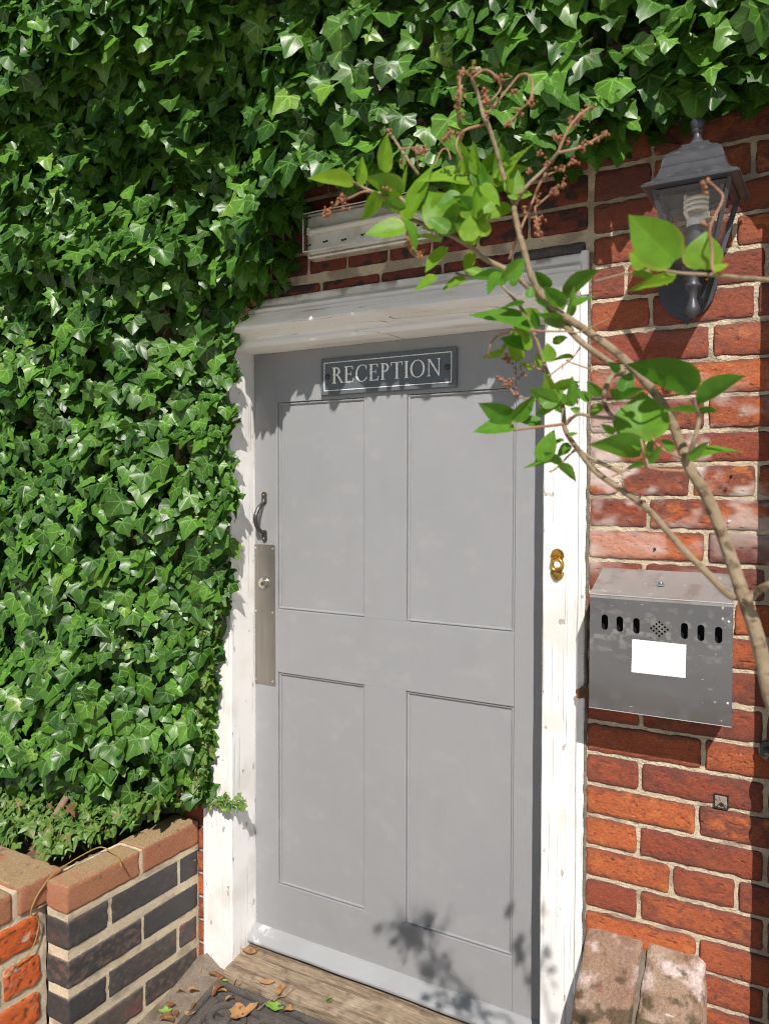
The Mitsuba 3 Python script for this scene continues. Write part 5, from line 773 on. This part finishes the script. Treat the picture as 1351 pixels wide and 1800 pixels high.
# ---------------------------------------------------------------- door mat
thing('door_mat', 'dark grey rubber scroll pattern door mat on the ground before the sill', 'door mat')
MX0, MX1, MY0, MY1 = -.012, .74, -.52, -.048
def mz(y): return gz(y)
g = prism(sbox(MX0, 0, MX1, 1), 0, 1)
mv = []
A, B = np.meshgrid(np.linspace(MX0, MX1, 60), np.linspace(MY0, MY1, 40), indexing='ij')
top = np.stack([A, B, mz(B)+.0065+.0025*(meshkit.fbm(np.stack([A*40, B*40, A*0], -1), 3, 2)-.5)], -1); bot = np.stack([A, B, mz(B)-.02], -1)
V = top.reshape(-1, 3); q = (np.arange(59)[:, None]*40+np.arange(39)).ravel(); F = [np.stack([q, q+40, q+41], 1), np.stack([q, q+41, q+1], 1)]
idx = np.arange(2400).reshape(60, 40); ring = np.concatenate([idx[:, 0], idx[-1, 1:], idx[-2::-1, -1], idx[0, -2:0:-1]]); o = len(V)
V = np.vstack([V, bot.reshape(-1, 3)[ring]]); r = np.arange(len(ring)); r2 = (r+1) % len(ring)
F += [np.stack([ring[r], o+r, o+r2], 1), np.stack([ring[r], o+r2, ring[r2]], 1)]
add('door_mat__base', mesh_of(V, np.concatenate(F)), 'mat_rubber', 30)
def ridge(pts, r=.0125):
    p = smooth_path(pts, 5) if len(pts) > 2 else np.linspace(pts[0], pts[1], 16)
    p = np.c_[p, mz(p[:, 1])+.0085]
    m = tube(p, r, 10); v = np.array(m.vertices); b = mz(v[:, 1])+.0085; v[:, 2] = b+(v[:, 2]-b)*.9; return mesh_of(v, m.faces)
bords = []
for d in (.010, .050):
    bords += [ridge([(MX0+d, MY1-d), (MX0+d, MY0+d)], .0115), ridge([(MX0+d, MY1-d), (MX1-d, MY1-d)], .0115), ridge([(MX1-d, MY1-d), (MX1-d, MY0+d)], .0075), ridge([(MX0+d, MY0+d), (MX1-d, MY0+d)], .0075)]
add('door_mat__border', cat(bords), 'mat_rubber', True)
def scroll(cx, cy, r0, turns, a0, s):
    t = np.linspace(0, 1, 26); a = a0+s*t*turns*2*np.pi; r = r0*(1-.80*t)
    return [(cx+r_*math.cos(a_), cy+r_*math.sin(a_)) for r_, a_ in zip(r, a)]
for ix in range(5):
    for iy in range(3):
        cx_, cy_ = MX0+.098+ix*.140, MY1-.098-iy*.140
        s = 1 if (ix+iy) % 2 == 0 else -1
        pts = scroll(cx_, cy_, .044, 1.35, math.pi*(.25 if s > 0 else .75), s)
        add('door_mat__scroll', ridge(pts), 'mat_rubber', True)
        if ix < 4: add('door_mat__scroll', ridge([(cx_+.036, cy_+.040), (cx_+.070, cy_+.010), (cx_+.075, cy_-.030), (cx_+.10, cy_-.052)], .0105), 'mat_rubber', True)

# ---------------------------------------------------------------- fallen leaves
def crumpled(c, size, yaw, sd, tilt=.5, kind='oval'):
    rg = np.random.default_rng(sd)
    n = 22; a = np.linspace(0, 2*np.pi, n, endpoint=False)
    rad = (1+.16*np.cos(2*a)+.10*np.cos(3*a+sd)+.10*rg.normal(size=n)) if kind == 'oval' else (.72+.34*np.abs(np.cos(2.5*a))+.06*rg.normal(size=n))
    V = [[0, 0, 0]]
    for fr in (.35, .7, 1.): V += [[fr*r_*math.cos(x_), .72*fr*r_*math.sin(x_), 0] for r_, x_ in zip(rad, a)]
    V = np.array(V)
    f1, f2, f3_, f4 = rg.uniform(-1, 1, 4)
    V[:, 2] = (.55+.3*f1)*V[:, 1]**2+.45*f2*V[:, 0]**2+.28*f3_*V[:, 0]*V[:, 1]+.30*(meshkit.fbm(np.c_[V[:, :2]*2.3, np.full(len(V), sd*3.1)], 3, sd)-.5)
    F = [[0, 1+i, 1+(i+1) % n] for i in range(n)]
    for k in range(2):
        for i in range(n):
            p, q_ = 1+k*n+i, 1+k*n+(i+1) % n; F += [[p, p+n, q_+n], [p, q_+n, q_]]
    cy_, sy_ = math.cos(yaw), math.sin(yaw); t1, t2 = rg.uniform(-tilt, tilt, 2)
    Rm = np.array([[cy_, -sy_, 0], [sy_, cy_, 0], [0, 0, 1]])@np.array([[math.cos(t1), 0, math.sin(t1)], [0, 1, 0], [-math.sin(t1), 0, math.cos(t1)]])@np.array([[1, 0, 0], [0, math.cos(t2), -math.sin(t2)], [0, math.sin(t2), math.cos(t2)]])
    W = (V*size/2)@Rm.T
    W[:, 2] -= W[:, 2].min()
    return mesh_of(W+np.array(c), F), np.stack([np.full(len(V), sd % 50+.5)+V[:, 0]*.2, V[:, 1]*.3+.5], 1)
def leaf_thing(c, size, yaw, sd, label, mt='dead_leaf_mat', group=None, tilt=.5, kind='oval', key='fallen_leaf', catg='fallen leaf'):
    m, uv = crumpled(c, size, yaw, sd, tilt, kind)
    k = add(key, m, mt, True, uv); labels[k] = {'label': label, 'category': catg}
    if group: labels[k]['group'] = group
GR = 'dry brown leaves scattered on mat and ground'
FL = [(-0.033, -0.04, 0.034, 0.4), (-0.008, -0.04, 0.04, 2.1), (0.048, -0.034, 0.028, 1.0), (0.07, -0.034, 0.028, 0.2), (0.026, -0.096, 0.034, 1.5), (0.035, -0.088, 0.026, 0.7), (0.088, -0.106, 0.036, 1.2), (-0.085, -0.126, 0.028, 0.9), (-0.05, -0.111, 0.032, 1.3), (-0.052, -0.212, 0.036, 0.5), (-0.084, -0.168, 0.024, 0.2), (-0.002, -0.161, 0.024, 1.8), (0.003, -0.181, 0.026, 0.6), (0.14, -0.124, 0.066, 1.1), (-0.092, -0.036, 0.03, 1.9), (0.256, -0.074, 0.034, 0.1), (-0.047, -0.185, 0.02, 2.2)]
special = {0: 'brown leaf at foot of left jamb, left one of the touching pair', 1: 'curled brown leaf at foot of left jamb, right one of the touching pair', 2: 'tan leaf between mat and sill, nearest to the left jamb', 3: 'tan leaf between mat and sill, second from the left jamb',
           6: 'torn tan leaf on mat between the scroll near its left corner and the largest leaf', 7: 'round orange brown leaf on bare ground beside the dark brick wall', 8: 'orange brown leaf on bare ground close to the left mat edge', 9: 'crumpled brown leaf on ground just below the green lobed leaf',
           10: 'pale tan leaf on the ground above the green lobed leaf', 13: 'large dry brown leaf on the mat, biggest of the fallen leaves', 14: 'small tan leaf in the corner of dark brick wall and left jamb', 15: 'pale brown leaf on the mat right of the green lobed leaf', 16: 'smallest brown leaf on the ground beside the green lobed leaf'}
for i, (x_, y_, s_, a_) in enumerate(FL):
    on_mat = MX0 < x_ < MX1 and y_ < MY1
    leaf_thing((x_, y_, float(gz(y_))+(.017 if on_mat else .003)), s_, a_, 100+i, special.get(i, 'small dry brown leaf lying on the scroll ridges of the mat corner'), group=None if i in special else GR)
leaf_thing((.027, .042, .041), .042, .8, 131, 'shiny russet leaf on the sill beside the left jamb', tilt=.35)
leaf_thing((.150, -.030, .029), .040, .5, 132, 'tan leaf lying on sill front edge, third right of the jamb', tilt=.3)
leaf_thing((.205, -.034, .027), .030, 1.4, 133, 'small tan leaf on the sill edge, rightmost of the sill leaves', tilt=.3)
leaf_thing((.211, -.073, float(gz(-.073))+.018), .052, .3, 141, 'bright green lobed leaf lying on the door mat', 'torn_leaf_mat', tilt=.15, kind='lobed')
leaf_thing((-.079, -.193, float(gz(-.193))+.003), .040, 1.2, 142, 'green lobed leaf on the ground left of the mat', 'torn_leaf_mat', tilt=.2, kind='lobed')
leaf_thing((.361, -.030, .034), .032, 1.7, 143, 'small folded green leaf against the sill front', 'torn_leaf_mat', tilt=.8)
leaf_thing((.020, -.058, .010), .012, .6, 144, 'tiny yellow leaf scrap beside foot of the left jamb', 'torn_leaf_mat', tilt=.3)
k = add('fallen_twig', tube(smooth_path([(.240, -.020, .030), (.225, -.040, .014), (.205, -.050, .010), (.186, -.076, .003), (.179, -.105, -.003)], 4)+np.array([0, 0, .008]), .0014, 6), 'stem_mat', True)
labels[k] = {'label': 'thin brown twig lying across the door mat', 'category': 'twig'}
def upright(c, size, sd, label):
    m, uv = crumpled((0, 0, 0), size, .3, sd, .4, 'lobed'); v = np.array(m.vertices); v = np.stack([v[:, 0], -v[:, 2]*.8, v[:, 1]], 1)+np.array(c)
    k = add('dead_leaf', mesh_of(v, m.faces), 'dead_leaf_mat', True, uv); labels[k] = {'label': label, 'category': 'dead leaf'}
upright((1.043, -.012, .973), .040, 151, 'brown lobed leaf caught beside the bin on the right jamb')
upright((.095, -.036, 1.918), .042, 152, 'crumpled brown leaf hanging on left end of the door head')
upright((.118, -.030, 1.945), .038, 153, 'crumpled brown leaf lying along top left of the door head')

# ---------------------------------------------------------------- ivy
rng = np.random.default_rng(21)
thing('ivy', 'dense green ivy covering the wall left of and above the door', 'ivy')
OUT = Polygon([(-2.0, .30), (-.95, .30), (-.67, .33), (-.41, .39), (-.26, .43), (-.075, .52), (-.06, .63), (-.06, .8), (-.03, .9), (-.03, 1.0), (.01, 1.11), (.015, 1.22), (.045, 1.3), (.055, 1.38), (.02, 1.47), (.02, 1.58), (.01, 1.67), (.02, 1.75), (.01, 1.84), (.045, 1.90), (.14, 1.955), (.25, 1.98), (.285, 2.03), (.31, 2.115), (.40, 2.16), (.58, 2.145), (.75, 2.125), (.94, 2.10), (1.06, 2.10), (1.12, 2.125), (1.18, 2.165), (1.25, 2.19), (1.33, 2.18), (1.42, 2.17), (1.9, 2.16), (2.3, 2.2), (2.3, 3.3), (-2.0, 3.3)])
from shapely import contains_xy, distance, points as spoints
def sstep(a, b, x): t = np.clip((x-a)/(b-a), 0, 1); return t*t*(3-2*t)
def thick(x, z):
    d = distance(OUT.exterior, spoints(x, z))
    over = sstep(.05, .30, x)*sstep(1.25, 1.05, x)*sstep(1.90, 2.02, z)
    edge = .085+.195*over+.055*sstep(1.05, 1.25, x)
    t = edge+(.235+.07*over-edge)*sstep(0, .30, d)
    t = t+.15*sstep(2.47, 2.62, z)*sstep(.85, .40, x)*sstep(-.95, -.50, x)-.13*np.exp(-((x+.04)/.38)**2-((z-2.28)/.20)**2)
    t = t+.13*sstep(.95, .45, z)*sstep(-.05, -.38, x)-.03*sstep(.75, .45, z)
    return np.maximum(.05, t+.15*(meshkit.fbm(np.stack([x*4.6, z*4.6, x*0], -1), 3, 13)-.5))
half = {  # outlines from the stalk joint round to the tip, right half
    'broad': [(0, -.05), (.13, -.19), (.33, -.27), (.50, -.20), (.50, -.04), (.60, .08), (.70, .24), (.50, .38), (.36, .52), (.22, .76), (.08, .95), (0, 1.02)],
    'lobed': [(0, -.04), (.12, -.20), (.32, -.34), (.50, -.30), (.42, -.10), (.56, .06), (.76, .26), (.48, .32), (.27, .44), (.20, .70), (.08, .92), (0, 1.04)],
    'plain': [(0, -.05), (.14, -.17), (.34, -.21), (.50, -.12), (.56, .04), (.60, .20), (.56, .36), (.44, .52), (.29, .70), (.15, .87), (.06, .96), (0, 1.0)],
    'star': [(0, -.03), (.10, -.14), (.30, -.40), (.36, -.34), (.22, -.04), (.46, .10), (.74, .30), (.40, .26), (.17, .30), (.16, .60), (.06, .92), (0, 1.06)]}
def leaf_mesh(kind, rg, ruf=1.0):
    h = np.array(half[kind]); b = np.vstack([h, (h*[-1, 1])[-2:0:-1]])
    b = b*(1+.05*rg.normal(size=(len(b), 1)))
    b[:, 0] += .06*rg.normal()*b[:, 1]
    n = len(b); V = [np.zeros((1, 2))]+[b*f for f in (.55, 1.)]; V = np.vstack(V)
    ang = np.arctan2(V[:, 0], V[:, 1]); r = np.linalg.norm(V, axis=1)
    c = rg.normal(size=5)*ruf
    zz = (-.20+.12*c[0])*V[:, 1]**2*np.sign(1)+(.10+.24*c[1])*np.abs(V[:, 0])**1.4+.06*c[2]*V[:, 0]*V[:, 1]
    zz += .07*r**1.5*np.cos(ang*6.6+.4*c[3])*(1 if kind != 'plain' else .5)+.05*c[4]*np.sin(3*V[:, 0]+4*V[:, 1])
    F = [[0, 1+(i+1) % n, 1+i] for i in range(n)]
    for k in range(1):
        for i in range(n):
            p, q_ = 1+k*n+i, 1+k*n+(i+1) % n; F += [[p, q_+n, p+n], [p, q_, q_+n]]
    return np.c_[V, zz], np.array(F), np.stack([.5+.40*V[:, 0], .32+.50*V[:, 1]], 1)
VAR = [leaf_mesh(k, rng) for k in ['broad', 'plain', 'broad', 'lobed', 'broad', 'plain', 'broad', 'broad', 'lobed', 'broad', 'plain', 'broad', 'broad', 'broad']]
STAR = [leaf_mesh('star', rng, .8) for _ in range(5)]
def frame(nrm, down):
    nrm = nrm/np.linalg.norm(nrm, axis=1, keepdims=True)
    ey = down-nrm*(down*nrm).sum(1, keepdims=True); ey /= np.linalg.norm(ey, axis=1, keepdims=True)
    return np.cross(ey, nrm), ey, nrm
def place(P, S, nrm, down, variants, pick):
    ex, ey, en = frame(nrm, down); out = []
    for i in range(len(P)):
        v, f, uv = variants[pick[i]]
        out.append((P[i]+S[i]*(v[:, :1]*ex[i]+v[:, 1:2]*ey[i]+v[:, 2:]*en[i]), f, uv))
    return out
def scatter(n, xr, zr):
    x, z = rng.uniform(*xr, n), rng.uniform(*zr, n); k = contains_xy(OUT, x, z); return x[k], z[k]
batches = []
def layer(n, xr, zr, off, offs, dens=None, lift=.64, spread=.42, size=1.):
    x, z = scatter(n, xr, zr)
    if dens is not None:
        k = rng.uniform(size=len(x)) < dens(x, z); x, z = x[k], z[k]
    t = thick(x, z); y = -np.maximum(.012, t-off-offs*rng.uniform(size=len(x)))
    m = len(x)
    s = (.046+.007*sstep(.5, 1.2, x)*sstep(1.9, 2.2, z))*rng.uniform(.55, 1.45, m)*size
    s = s*(.62+.38*sstep(.40, .52, z+.15*(meshkit.noise(np.stack([x*6, z*6, z*0], -1), 3)-.5)))
    g = lambda: rng.normal(size=m)
    # the mass turns out at its edges, and with the slope of its own surface
    e = .03; gx_, gz_ = (thick(x+e, z)-thick(x-e, z))/(2*e), (thick(x, z+e)-thick(x, z-e))/(2*e)
    nrm = np.stack([.18+.55*np.clip(-gx_, -.6, .8)+spread*g(), -np.ones(m)+.15*g(), lift+.35*np.clip(-gz_, -.6, .8)+spread*g()], 1)
    down = np.stack([.55*g(), -.25+.3*g(), -np.ones(m)], 1)
    P = np.stack([x, y, z], 1)
    ex, ey, en = frame(nrm, down); P = P-ey*(s*.35)[:, None]
    batches.extend(place(P, s, nrm, down, VAR, rng.integers(0, len(VAR), m)))
clump = lambda x, z: np.clip(1.9*meshkit.fbm(np.stack([x*11, z*11, x*0+5], -1), 2, 31)-.10, .18, 1)
hollow = lambda x, z: clump(x, z)*(1-.5*np.exp(-((x-.12)/.36)**2-((z-2.22)/.20)**2)-.35*np.exp(-((x-.75)/.35)**2-((z-2.25)/.10)**2))
V1, V2 = (-1.15, 1.55), (.30, 3.0)
layer(9000, V1, V2, -.012, .035, hollow)
layer(5200, V1, V2, .045, .070, None, size=.95)
layer(5200, V1, V2, .11, .13, None, size=.95, spread=.6)
layer(1300, (-2.0, -1.15), (.3, 3.3), 0, .08, size=1.2); layer(1300, (1.55, 2.3), (2.1, 3.3), 0, .08, size=1.1); layer(1800, (-1.15, 1.55), (3.0, 3.3), 0, .08, size=1.1)
layer(2600, (-.7, .55), (1.95, 2.75), .03, .06, None, size=1.0)
# fringe that hangs over the jamb and the head of the door
ring_ = np.array(OUT.exterior.coords); pl = LineString(ring_[1:36])
L_ = np.sort(rng.uniform(0, pl.length, 420)); pts = np.array([pl.interpolate(t).coords[0] for t in L_])+rng.normal(size=(420, 2))*.014+np.array([-.012, .012])
low = pts[:, 1] < .62
tt = thick(pts[:, 0], pts[:, 1])*rng.uniform(.45, 1.0, 420); m = 420
nr = np.stack([.30+.4*rng.normal(size=m), -np.ones(m), .60+.35*rng.normal(size=m)], 1); dn = np.stack([.35+.4*rng.normal(size=m), -.15+.2*rng.normal(size=m), -np.ones(m)], 1)
sf_ = np.where(pts[:, 1] > 1.9, .052, .044)*rng.uniform(.6, 1.2, m)*np.where(low, .5, 1)
P = np.stack([pts[:, 0], -np.maximum(tt, .02), pts[:, 1]], 1); P = P-frame(nr, dn)[1]*(sf_*.5)[:, None]
batches.extend(place(P, sf_, nr, dn, VAR, rng.integers(0, len(VAR), m)))
# long leading shoots that stand out at the top right, in full sun
for cx_, cz_, cy_, cnt in ((.62, 2.62, -.42, 12), (.90, 2.50, -.36, 10), (1.25, 2.34, -.24, 12), (.50, 2.42, -.33, 9), (1.42, 2.30, -.20, 10), (1.05, 2.40, -.28, 8), (-.30, 2.45, -.30, 9), (.22, 2.55, -.40, 8)):
    mm = cnt; P = np.array([cx_, cy_+.06, cz_])+rng.normal(size=(mm, 3))*np.array([.07, .03, .06])
    nr = np.stack([.35*rng.normal(size=mm), -np.ones(mm), .75+.3*rng.normal(size=mm)], 1); dn = np.stack([.5*rng.normal(size=mm), -.6+.2*rng.normal(size=mm), -np.ones(mm)], 1)
    batches.extend(place(P, .046*rng.uniform(.7, 1.3, mm), nr, dn, VAR, rng.integers(0, len(VAR), mm)))
for _ in range(46):          # tufts that stand out of the shaded hollow and catch the sun
    cx_, cz_ = rng.uniform(-.80, .10), rng.uniform(2.02, 2.62); c0 = np.array([cx_, 0, cz_]); mm = rng.integers(3, 7)
    P = c0+rng.normal(size=(mm, 3))*np.array([.035, .02, .03]); P[:, 1] = -thick(P[:, 0], P[:, 2])-rng.uniform(.03, .10, mm)
    nr = np.stack([.15+.35*rng.normal(size=mm), -np.ones(mm), .75+.35*rng.normal(size=mm)], 1); dn = np.stack([.5*rng.normal(size=mm), -.3+.2*rng.normal(size=mm), -np.ones(mm)], 1)
    batches.extend(place(P, .046*rng.uniform(.7, 1.3, mm), nr, dn, VAR, rng.integers(0, len(VAR), mm)))
n_big = len(batches)
young = []
def ylayer(P, s, sp=.5, lift=.45):
    mm = len(P); nr = np.stack([.1+sp*rng.normal(size=mm), -np.ones(mm), lift+sp*rng.normal(size=mm)], 1); dn = np.stack([.8*rng.normal(size=mm), -.2+.3*rng.normal(size=mm), -np.ones(mm)], 1)
    YV = STAR+VAR[:5]; young.extend(place(P, s, nr, dn, YV, rng.integers(0, len(YV), mm)))
x, z = scatter(3000, (-1.1, .0), (.33, .70)); k = rng.uniform(size=len(x)) < sstep(.47, .38, z+.12*(meshkit.noise(np.stack([x*7, z*7, z*0], -1), 5)-.5))
x, z = x[k], z[k]; ylayer(np.stack([x, -thick(x, z)*rng.uniform(.55, 1.15, len(x))-.01, z], 1), .034*rng.uniform(.55, 1.5, len(x)))
x = rng.uniform(-1.1, -.14, 1500); y = rng.uniform(-.41, -.08, 1500); k = (y < -.12) & (y > -.40+.35*sstep(-.5, -.15, x)*1.0-.16); k &= meshkit.noise(np.stack([x*9, y*9, x*0], -1), 6) > .30; ylayer(np.stack([x[k], y[k]+.03, .405+.06*rng.uniform(size=k.sum())+.10*sstep(-.38, -.12, y[k])], 1), .031*rng.uniform(.45, 1.5, k.sum()), .6, .9)
x, z = rng.uniform(-.10, .065, 260), None
edge_z = rng.uniform(.55, 1.15, 260); ex_ = np.interp(edge_z, [.55, .63, .8, .9, 1.0, 1.11, 1.2], [-.06, -.05, -.05, -.02, -.02, .015, .02])
ylayer(np.stack([ex_-np.abs(rng.normal(size=260))*.035, -.035-.05*rng.uniform(size=260), edge_z], 1), .026*rng.uniform(.6, 1.4, 260), .45)
n_y0 = len(young)
# the shoot that creeps across the jamb
sh = smooth_path([(-.115, -.018, .525), (-.085, -.012, .505), (-.045, -.012, .508), (-.01, -.014, .513), (.03, -.016, .519), (.066, -.022, .523)], 5)
add('ivy__shoot', tube(sh, np.linspace(.0022, .0010, len(sh)), 6), 'stem_mat', True)
ii = rng.uniform(0, 1, 85); Ps = np.stack([np.interp(ii, np.linspace(0, 1, len(sh)), sh[:, k_]) for k_ in range(3)], 1)+rng.normal(size=(85, 3))*np.array([.004, .005, .010])-np.array([0, .008, 0])
shoot0 = len(young); ylayer(Ps, .0165*rng.uniform(.5, 1.3, 85), .6)
for i in range(8):
    cx_ = rng.uniform(-.75, -.27); P1_ = np.array([[cx_, -.12-.20*rng.uniform()*min(1, (-cx_)/.4), .44+.10*rng.uniform()]])
    (v, f, uv), = place(P1_, [.03*rng.uniform(.6, 1.3)], np.array([[.3*rng.normal(), -1, .6+.4*rng.normal()]]), np.array([[rng.normal(), -.3, -1]]), STAR, [i % 5])
    add('ivy__withered_leaf', mesh_of(v, f), 'dead_leaf_mat', True, uv+np.array([i, 0]))
# which leaves show largest: a small depth buffer seen from where one stands
right = np.cross(FWD, UP); right /= np.linalg.norm(right); upv = np.cross(right, FWD)
def largest(allb, n):
    W_, H_ = 300, 400; fpx = W_/2/math.tan(math.radians(51.39/2))
    bar = lambda v, f: np.vstack([v, v[f].mean(1)])
    pts = [bar(v, f) for v, f, _ in allb]; ids = np.repeat(np.arange(len(pts)), [len(p_) for p_ in pts]); Q = np.vstack(pts)-EYE
    d = Q@FWD; u = (W_/2+fpx*(Q@right)/d).astype(int); w = (H_/2-fpx*(Q@upv)/d).astype(int)
    ok = (d > .1) & (u >= 0) & (u < W_) & (w >= 0) & (w < H_); ids, d, key = ids[ok], d[ok], (w*W_+u)[ok]
    o = np.lexsort((d, key)); key, ids = key[o], ids[o]; first = np.r_[True, key[1:] != key[:-1]]
    cnt = np.bincount(ids[first], minlength=len(allb)); return set(np.argsort(-cnt, kind='stable')[:n].tolist())
alll = batches+young; big = largest(alll, 300)
def joined(ids_):
    V, F, U, o = [], [], [], 0
    for i in ids_:
        v, f, uv = alll[i]; V.append(v); F.append(f+o); U.append(uv+np.array([i % 89, 0])); o += len(v)
    return mesh_of(np.vstack(V), np.vstack(F)), np.vstack(U)
for i in sorted(big):
    m, uv = joined([i]); add('ivy__leaf', m, 'ivy_leaf_mat' if i < n_big else 'young_ivy_mat', True, uv)
m, uv = joined([i for i in range(n_big) if i not in big]); add('ivy__foliage', m, 'ivy_leaf_mat', True, uv); labels['ivy__foliage'] = {'kind': 'stuff'}
m, uv = joined([i for i in range(n_big, len(alll)) if i not in big]); add('ivy__young_foliage', m, 'young_ivy_mat', True, uv); labels['ivy__young_foliage'] = {'kind': 'stuff'}
for i in range(26):
    x0 = rng.uniform(-1.2, .05) if i < 16 else rng.uniform(.1, 1.6); z0 = .40 if i < 16 else 2.25
    zs = np.arange(z0, 3.2, .09); xs = x0+np.cumsum(rng.normal(size=len(zs))*.022)
    if i < 16: xs = np.minimum(xs, -.14)
    k = contains_xy(OUT, xs, zs)
    if k.sum() < 5: continue
    p = np.stack([xs[k], -.03-.05*rng.uniform(size=k.sum()), zs[k]], 1); add('ivy__stem', tube(smooth_path(p, 3), np.linspace(.008, .003, (len(p)-1)*3+1), 7), 'stem_mat', True)
add('ivy__stem', tube(smooth_path([(-.425, -.33, .35), (-.428, -.325, .40), (-.435, -.29, .45), (-.44, -.22, .52)], 4), np.linspace(.014, .010, 13), 9), 'stem_mat', True)
add('ivy__stem', tube(smooth_path([(-.400, -.33, .35), (-.398, -.32, .40), (-.388, -.27, .45), (-.37, -.18, .52)], 4), np.linspace(.011, .008, 13), 8), 'stem_mat', True)
add('ivy__runner', tube(smooth_path([(-.112+.02, -.330, .4300), (-.140, -.300, .4320), (-.162, -.296, .4345), (-.20, -.305, .447), (-.208, -.352, .446), (-.2040, -.420, .4420), (-.2030, -.462, .4330), (-.2055, -.5010, .3990), (-.2055, -.5200, .3620), (-.2060, -.499, .336), (-.2065, -.501, .302), (-.2065, -.524, .262), (-.207, -.563, .252)], 4), np.linspace(.0021, .0013, 49), 7), 'runner_mat', True)

# ---------------------------------------------------------------- shrub in front
thing('lilac_shrub', 'leafy shrub with bare brown stems and dried flower heads before the door', 'shrub')
for i, st in enumerate(SHRUB_STEMS):
    a = np.array(st); p, r_ = a[:, :3], a[:, 3]
    if i == 0:
        p = np.vstack([[(1.68, -1.16, -.22), (1.655, -1.155, .35), (1.60, -1.145, .80), (1.555, -1.139, 1.05)], p]); r_ = np.r_[.013, .011, .0095, .0083, r_]
    k = smooth_path(p, 4); rr = np.interp(np.linspace(0, 1, len(k)), np.linspace(0, 1, len(r_)), r_)
    rr = rr*(1+.10*(meshkit.noise(np.c_[np.arange(len(k))*.9, np.full(len(k), i*3.), np.zeros(len(k))], 2)-.5))
    nm = 'lilac_shrub__trunk' if i == 0 else 'lilac_shrub__branch' if r_[0] > .0022 else 'lilac_shrub__twig'
    add(nm, tube(k, np.maximum(rr, .0006), 9), 'bark_mat' if r_[0] > .0013 else 'green_twig_mat', True)
a = np.array(SHRUB_STEMS[25])[0, :3]
add('lilac_shrub__branch', tube(smooth_path([a, a+np.array([.06, .0, -.02]), (1.74, -1.30, 1.2), (1.72, -1.2, .6), (1.69, -1.16, -.2)], 5), .004, 8), 'bark_mat', True)
SH = [(0, -.02), (.12, -.05), (.27, .02), (.37, .16), (.395, .32), (.36, .50), (.27, .68), (.16, .83), (.06, .95), (0, 1.03)]
half['shrub'] = SH
def shrub_leaf(rg):
    h = np.array(SH); b = np.vstack([h, (h*[-1, 1])[-2:0:-1]]); n = len(b); c0 = np.array([0, .35])
    V = np.vstack([[c0]]+[c0+(b-c0)*f for f in (.3, .6, .85, 1.)]); c = rg.normal(size=5)
    zz = (.30+.35*np.abs(c[0]))*np.abs(V[:, 0])**1.3+(-.22+.2*c[1])*V[:, 1]**2+.20*c[2]*V[:, 0]*V[:, 1]+.04*np.sin(V[:, 1]*9+c[3]*3)*np.abs(V[:, 0])*2
    F = [[0, 1+(i+1) % n, 1+i] for i in range(n)]
    for k in range(3):
        for i in range(n):
            p, q_ = 1+k*n+i, 1+k*n+(i+1) % n; F += [[p, q_+n, p+n], [p, q_, q_+n]]
    return np.c_[V, zz], np.array(F), np.stack([.5+.40*V[:, 0], .32+.50*V[:, 1]], 1)
rg = np.random.default_rng(77)
twg = smooth_path([(1.735, -1.29, 1.24), (1.68, -1.23, 1.42), (1.60, -1.17, 1.56), (1.535, -1.13, 1.66)], 5); add('lilac_shrub__branch', tube(twg, np.linspace(.004, .0015, len(twg)), 8), 'bark_mat', True)
for i in range(34):          # more of the shrub, added unseen right of the view to shade the door foot
    b = twg[rg.integers(3, len(twg))]+rg.normal(size=3)*np.array([.018, .025, .035]); b[0] = max(b[0], 1.535)
    d = rg.normal(size=3)+np.array([.5, 0, .3]); d /= np.linalg.norm(d); w_ = np.cross(d, rg.normal(size=3)); w_ /= np.linalg.norm(w_); L_s = rg.uniform(.018, .034)
    SHRUB_LEAVES.append([*b, *(b+d*L_s), *w_, L_s*.72, i % 2])
for i, l in enumerate(SHRUB_LEAVES):
    B, Tp, Wd, W, col = np.array(l[:3]), np.array(l[3:6]), np.array(l[6:9]), l[9], l[10]
    L = np.linalg.norm(Tp-B); ey = (Tp-B)/L; ex = Wd/np.linalg.norm(Wd); en = np.cross(ex, ey)
    if en@SUN < 0: en = -en; ex = -ex
    v, f, uv = shrub_leaf(rg)
    P = B+v[:, :1]*ex*W/.72+v[:, 1:2]*ey*L*1.08+v[:, 2:]*en*(L*.55)
    add('lilac_shrub__leaf', mesh_of(P, f), 'shrub_bright_leaf_mat' if col else 'shrub_leaf_mat', True, uv+np.array([i % 61, 0]))
ms = []
for i, b in enumerate(SHRUB_BUDS):
    for k in range(5):
        s = trimesh.creation.icosphere(1, .0012*rg.uniform(.7, 1.3)); v = np.array(s.vertices)*np.array([.8, .8, 1.35])@np.linalg.qr(rg.normal(size=(3, 3)))[0]
        ms.append(mesh_of(v*(1+.25*rg.normal(size=(len(v), 1))*.5)+np.array(b)+rg.normal(size=3)*.0017, s.faces))
add('lilac_shrub__dried_buds', cat(ms), 'bud_mat', True); labels['lilac_shrub__dried_buds'] = {'kind': 'stuff'}
ms = [mesh_of(np.array((s := trimesh.creation.icosphere(1, .0016)).vertices)*[.6, .6, 1.6]+np.array(b)+rg.normal(size=3)*.0012, s.faces) for b in SHRUB_FLOWERS for _ in range(3)]
add('lilac_shrub__flower_head', cat(ms), 'purple_mat', True)
labels['lilac_shrub__flower_head'] = {'label': 'withered purple flower head hanging before the right jamb'}
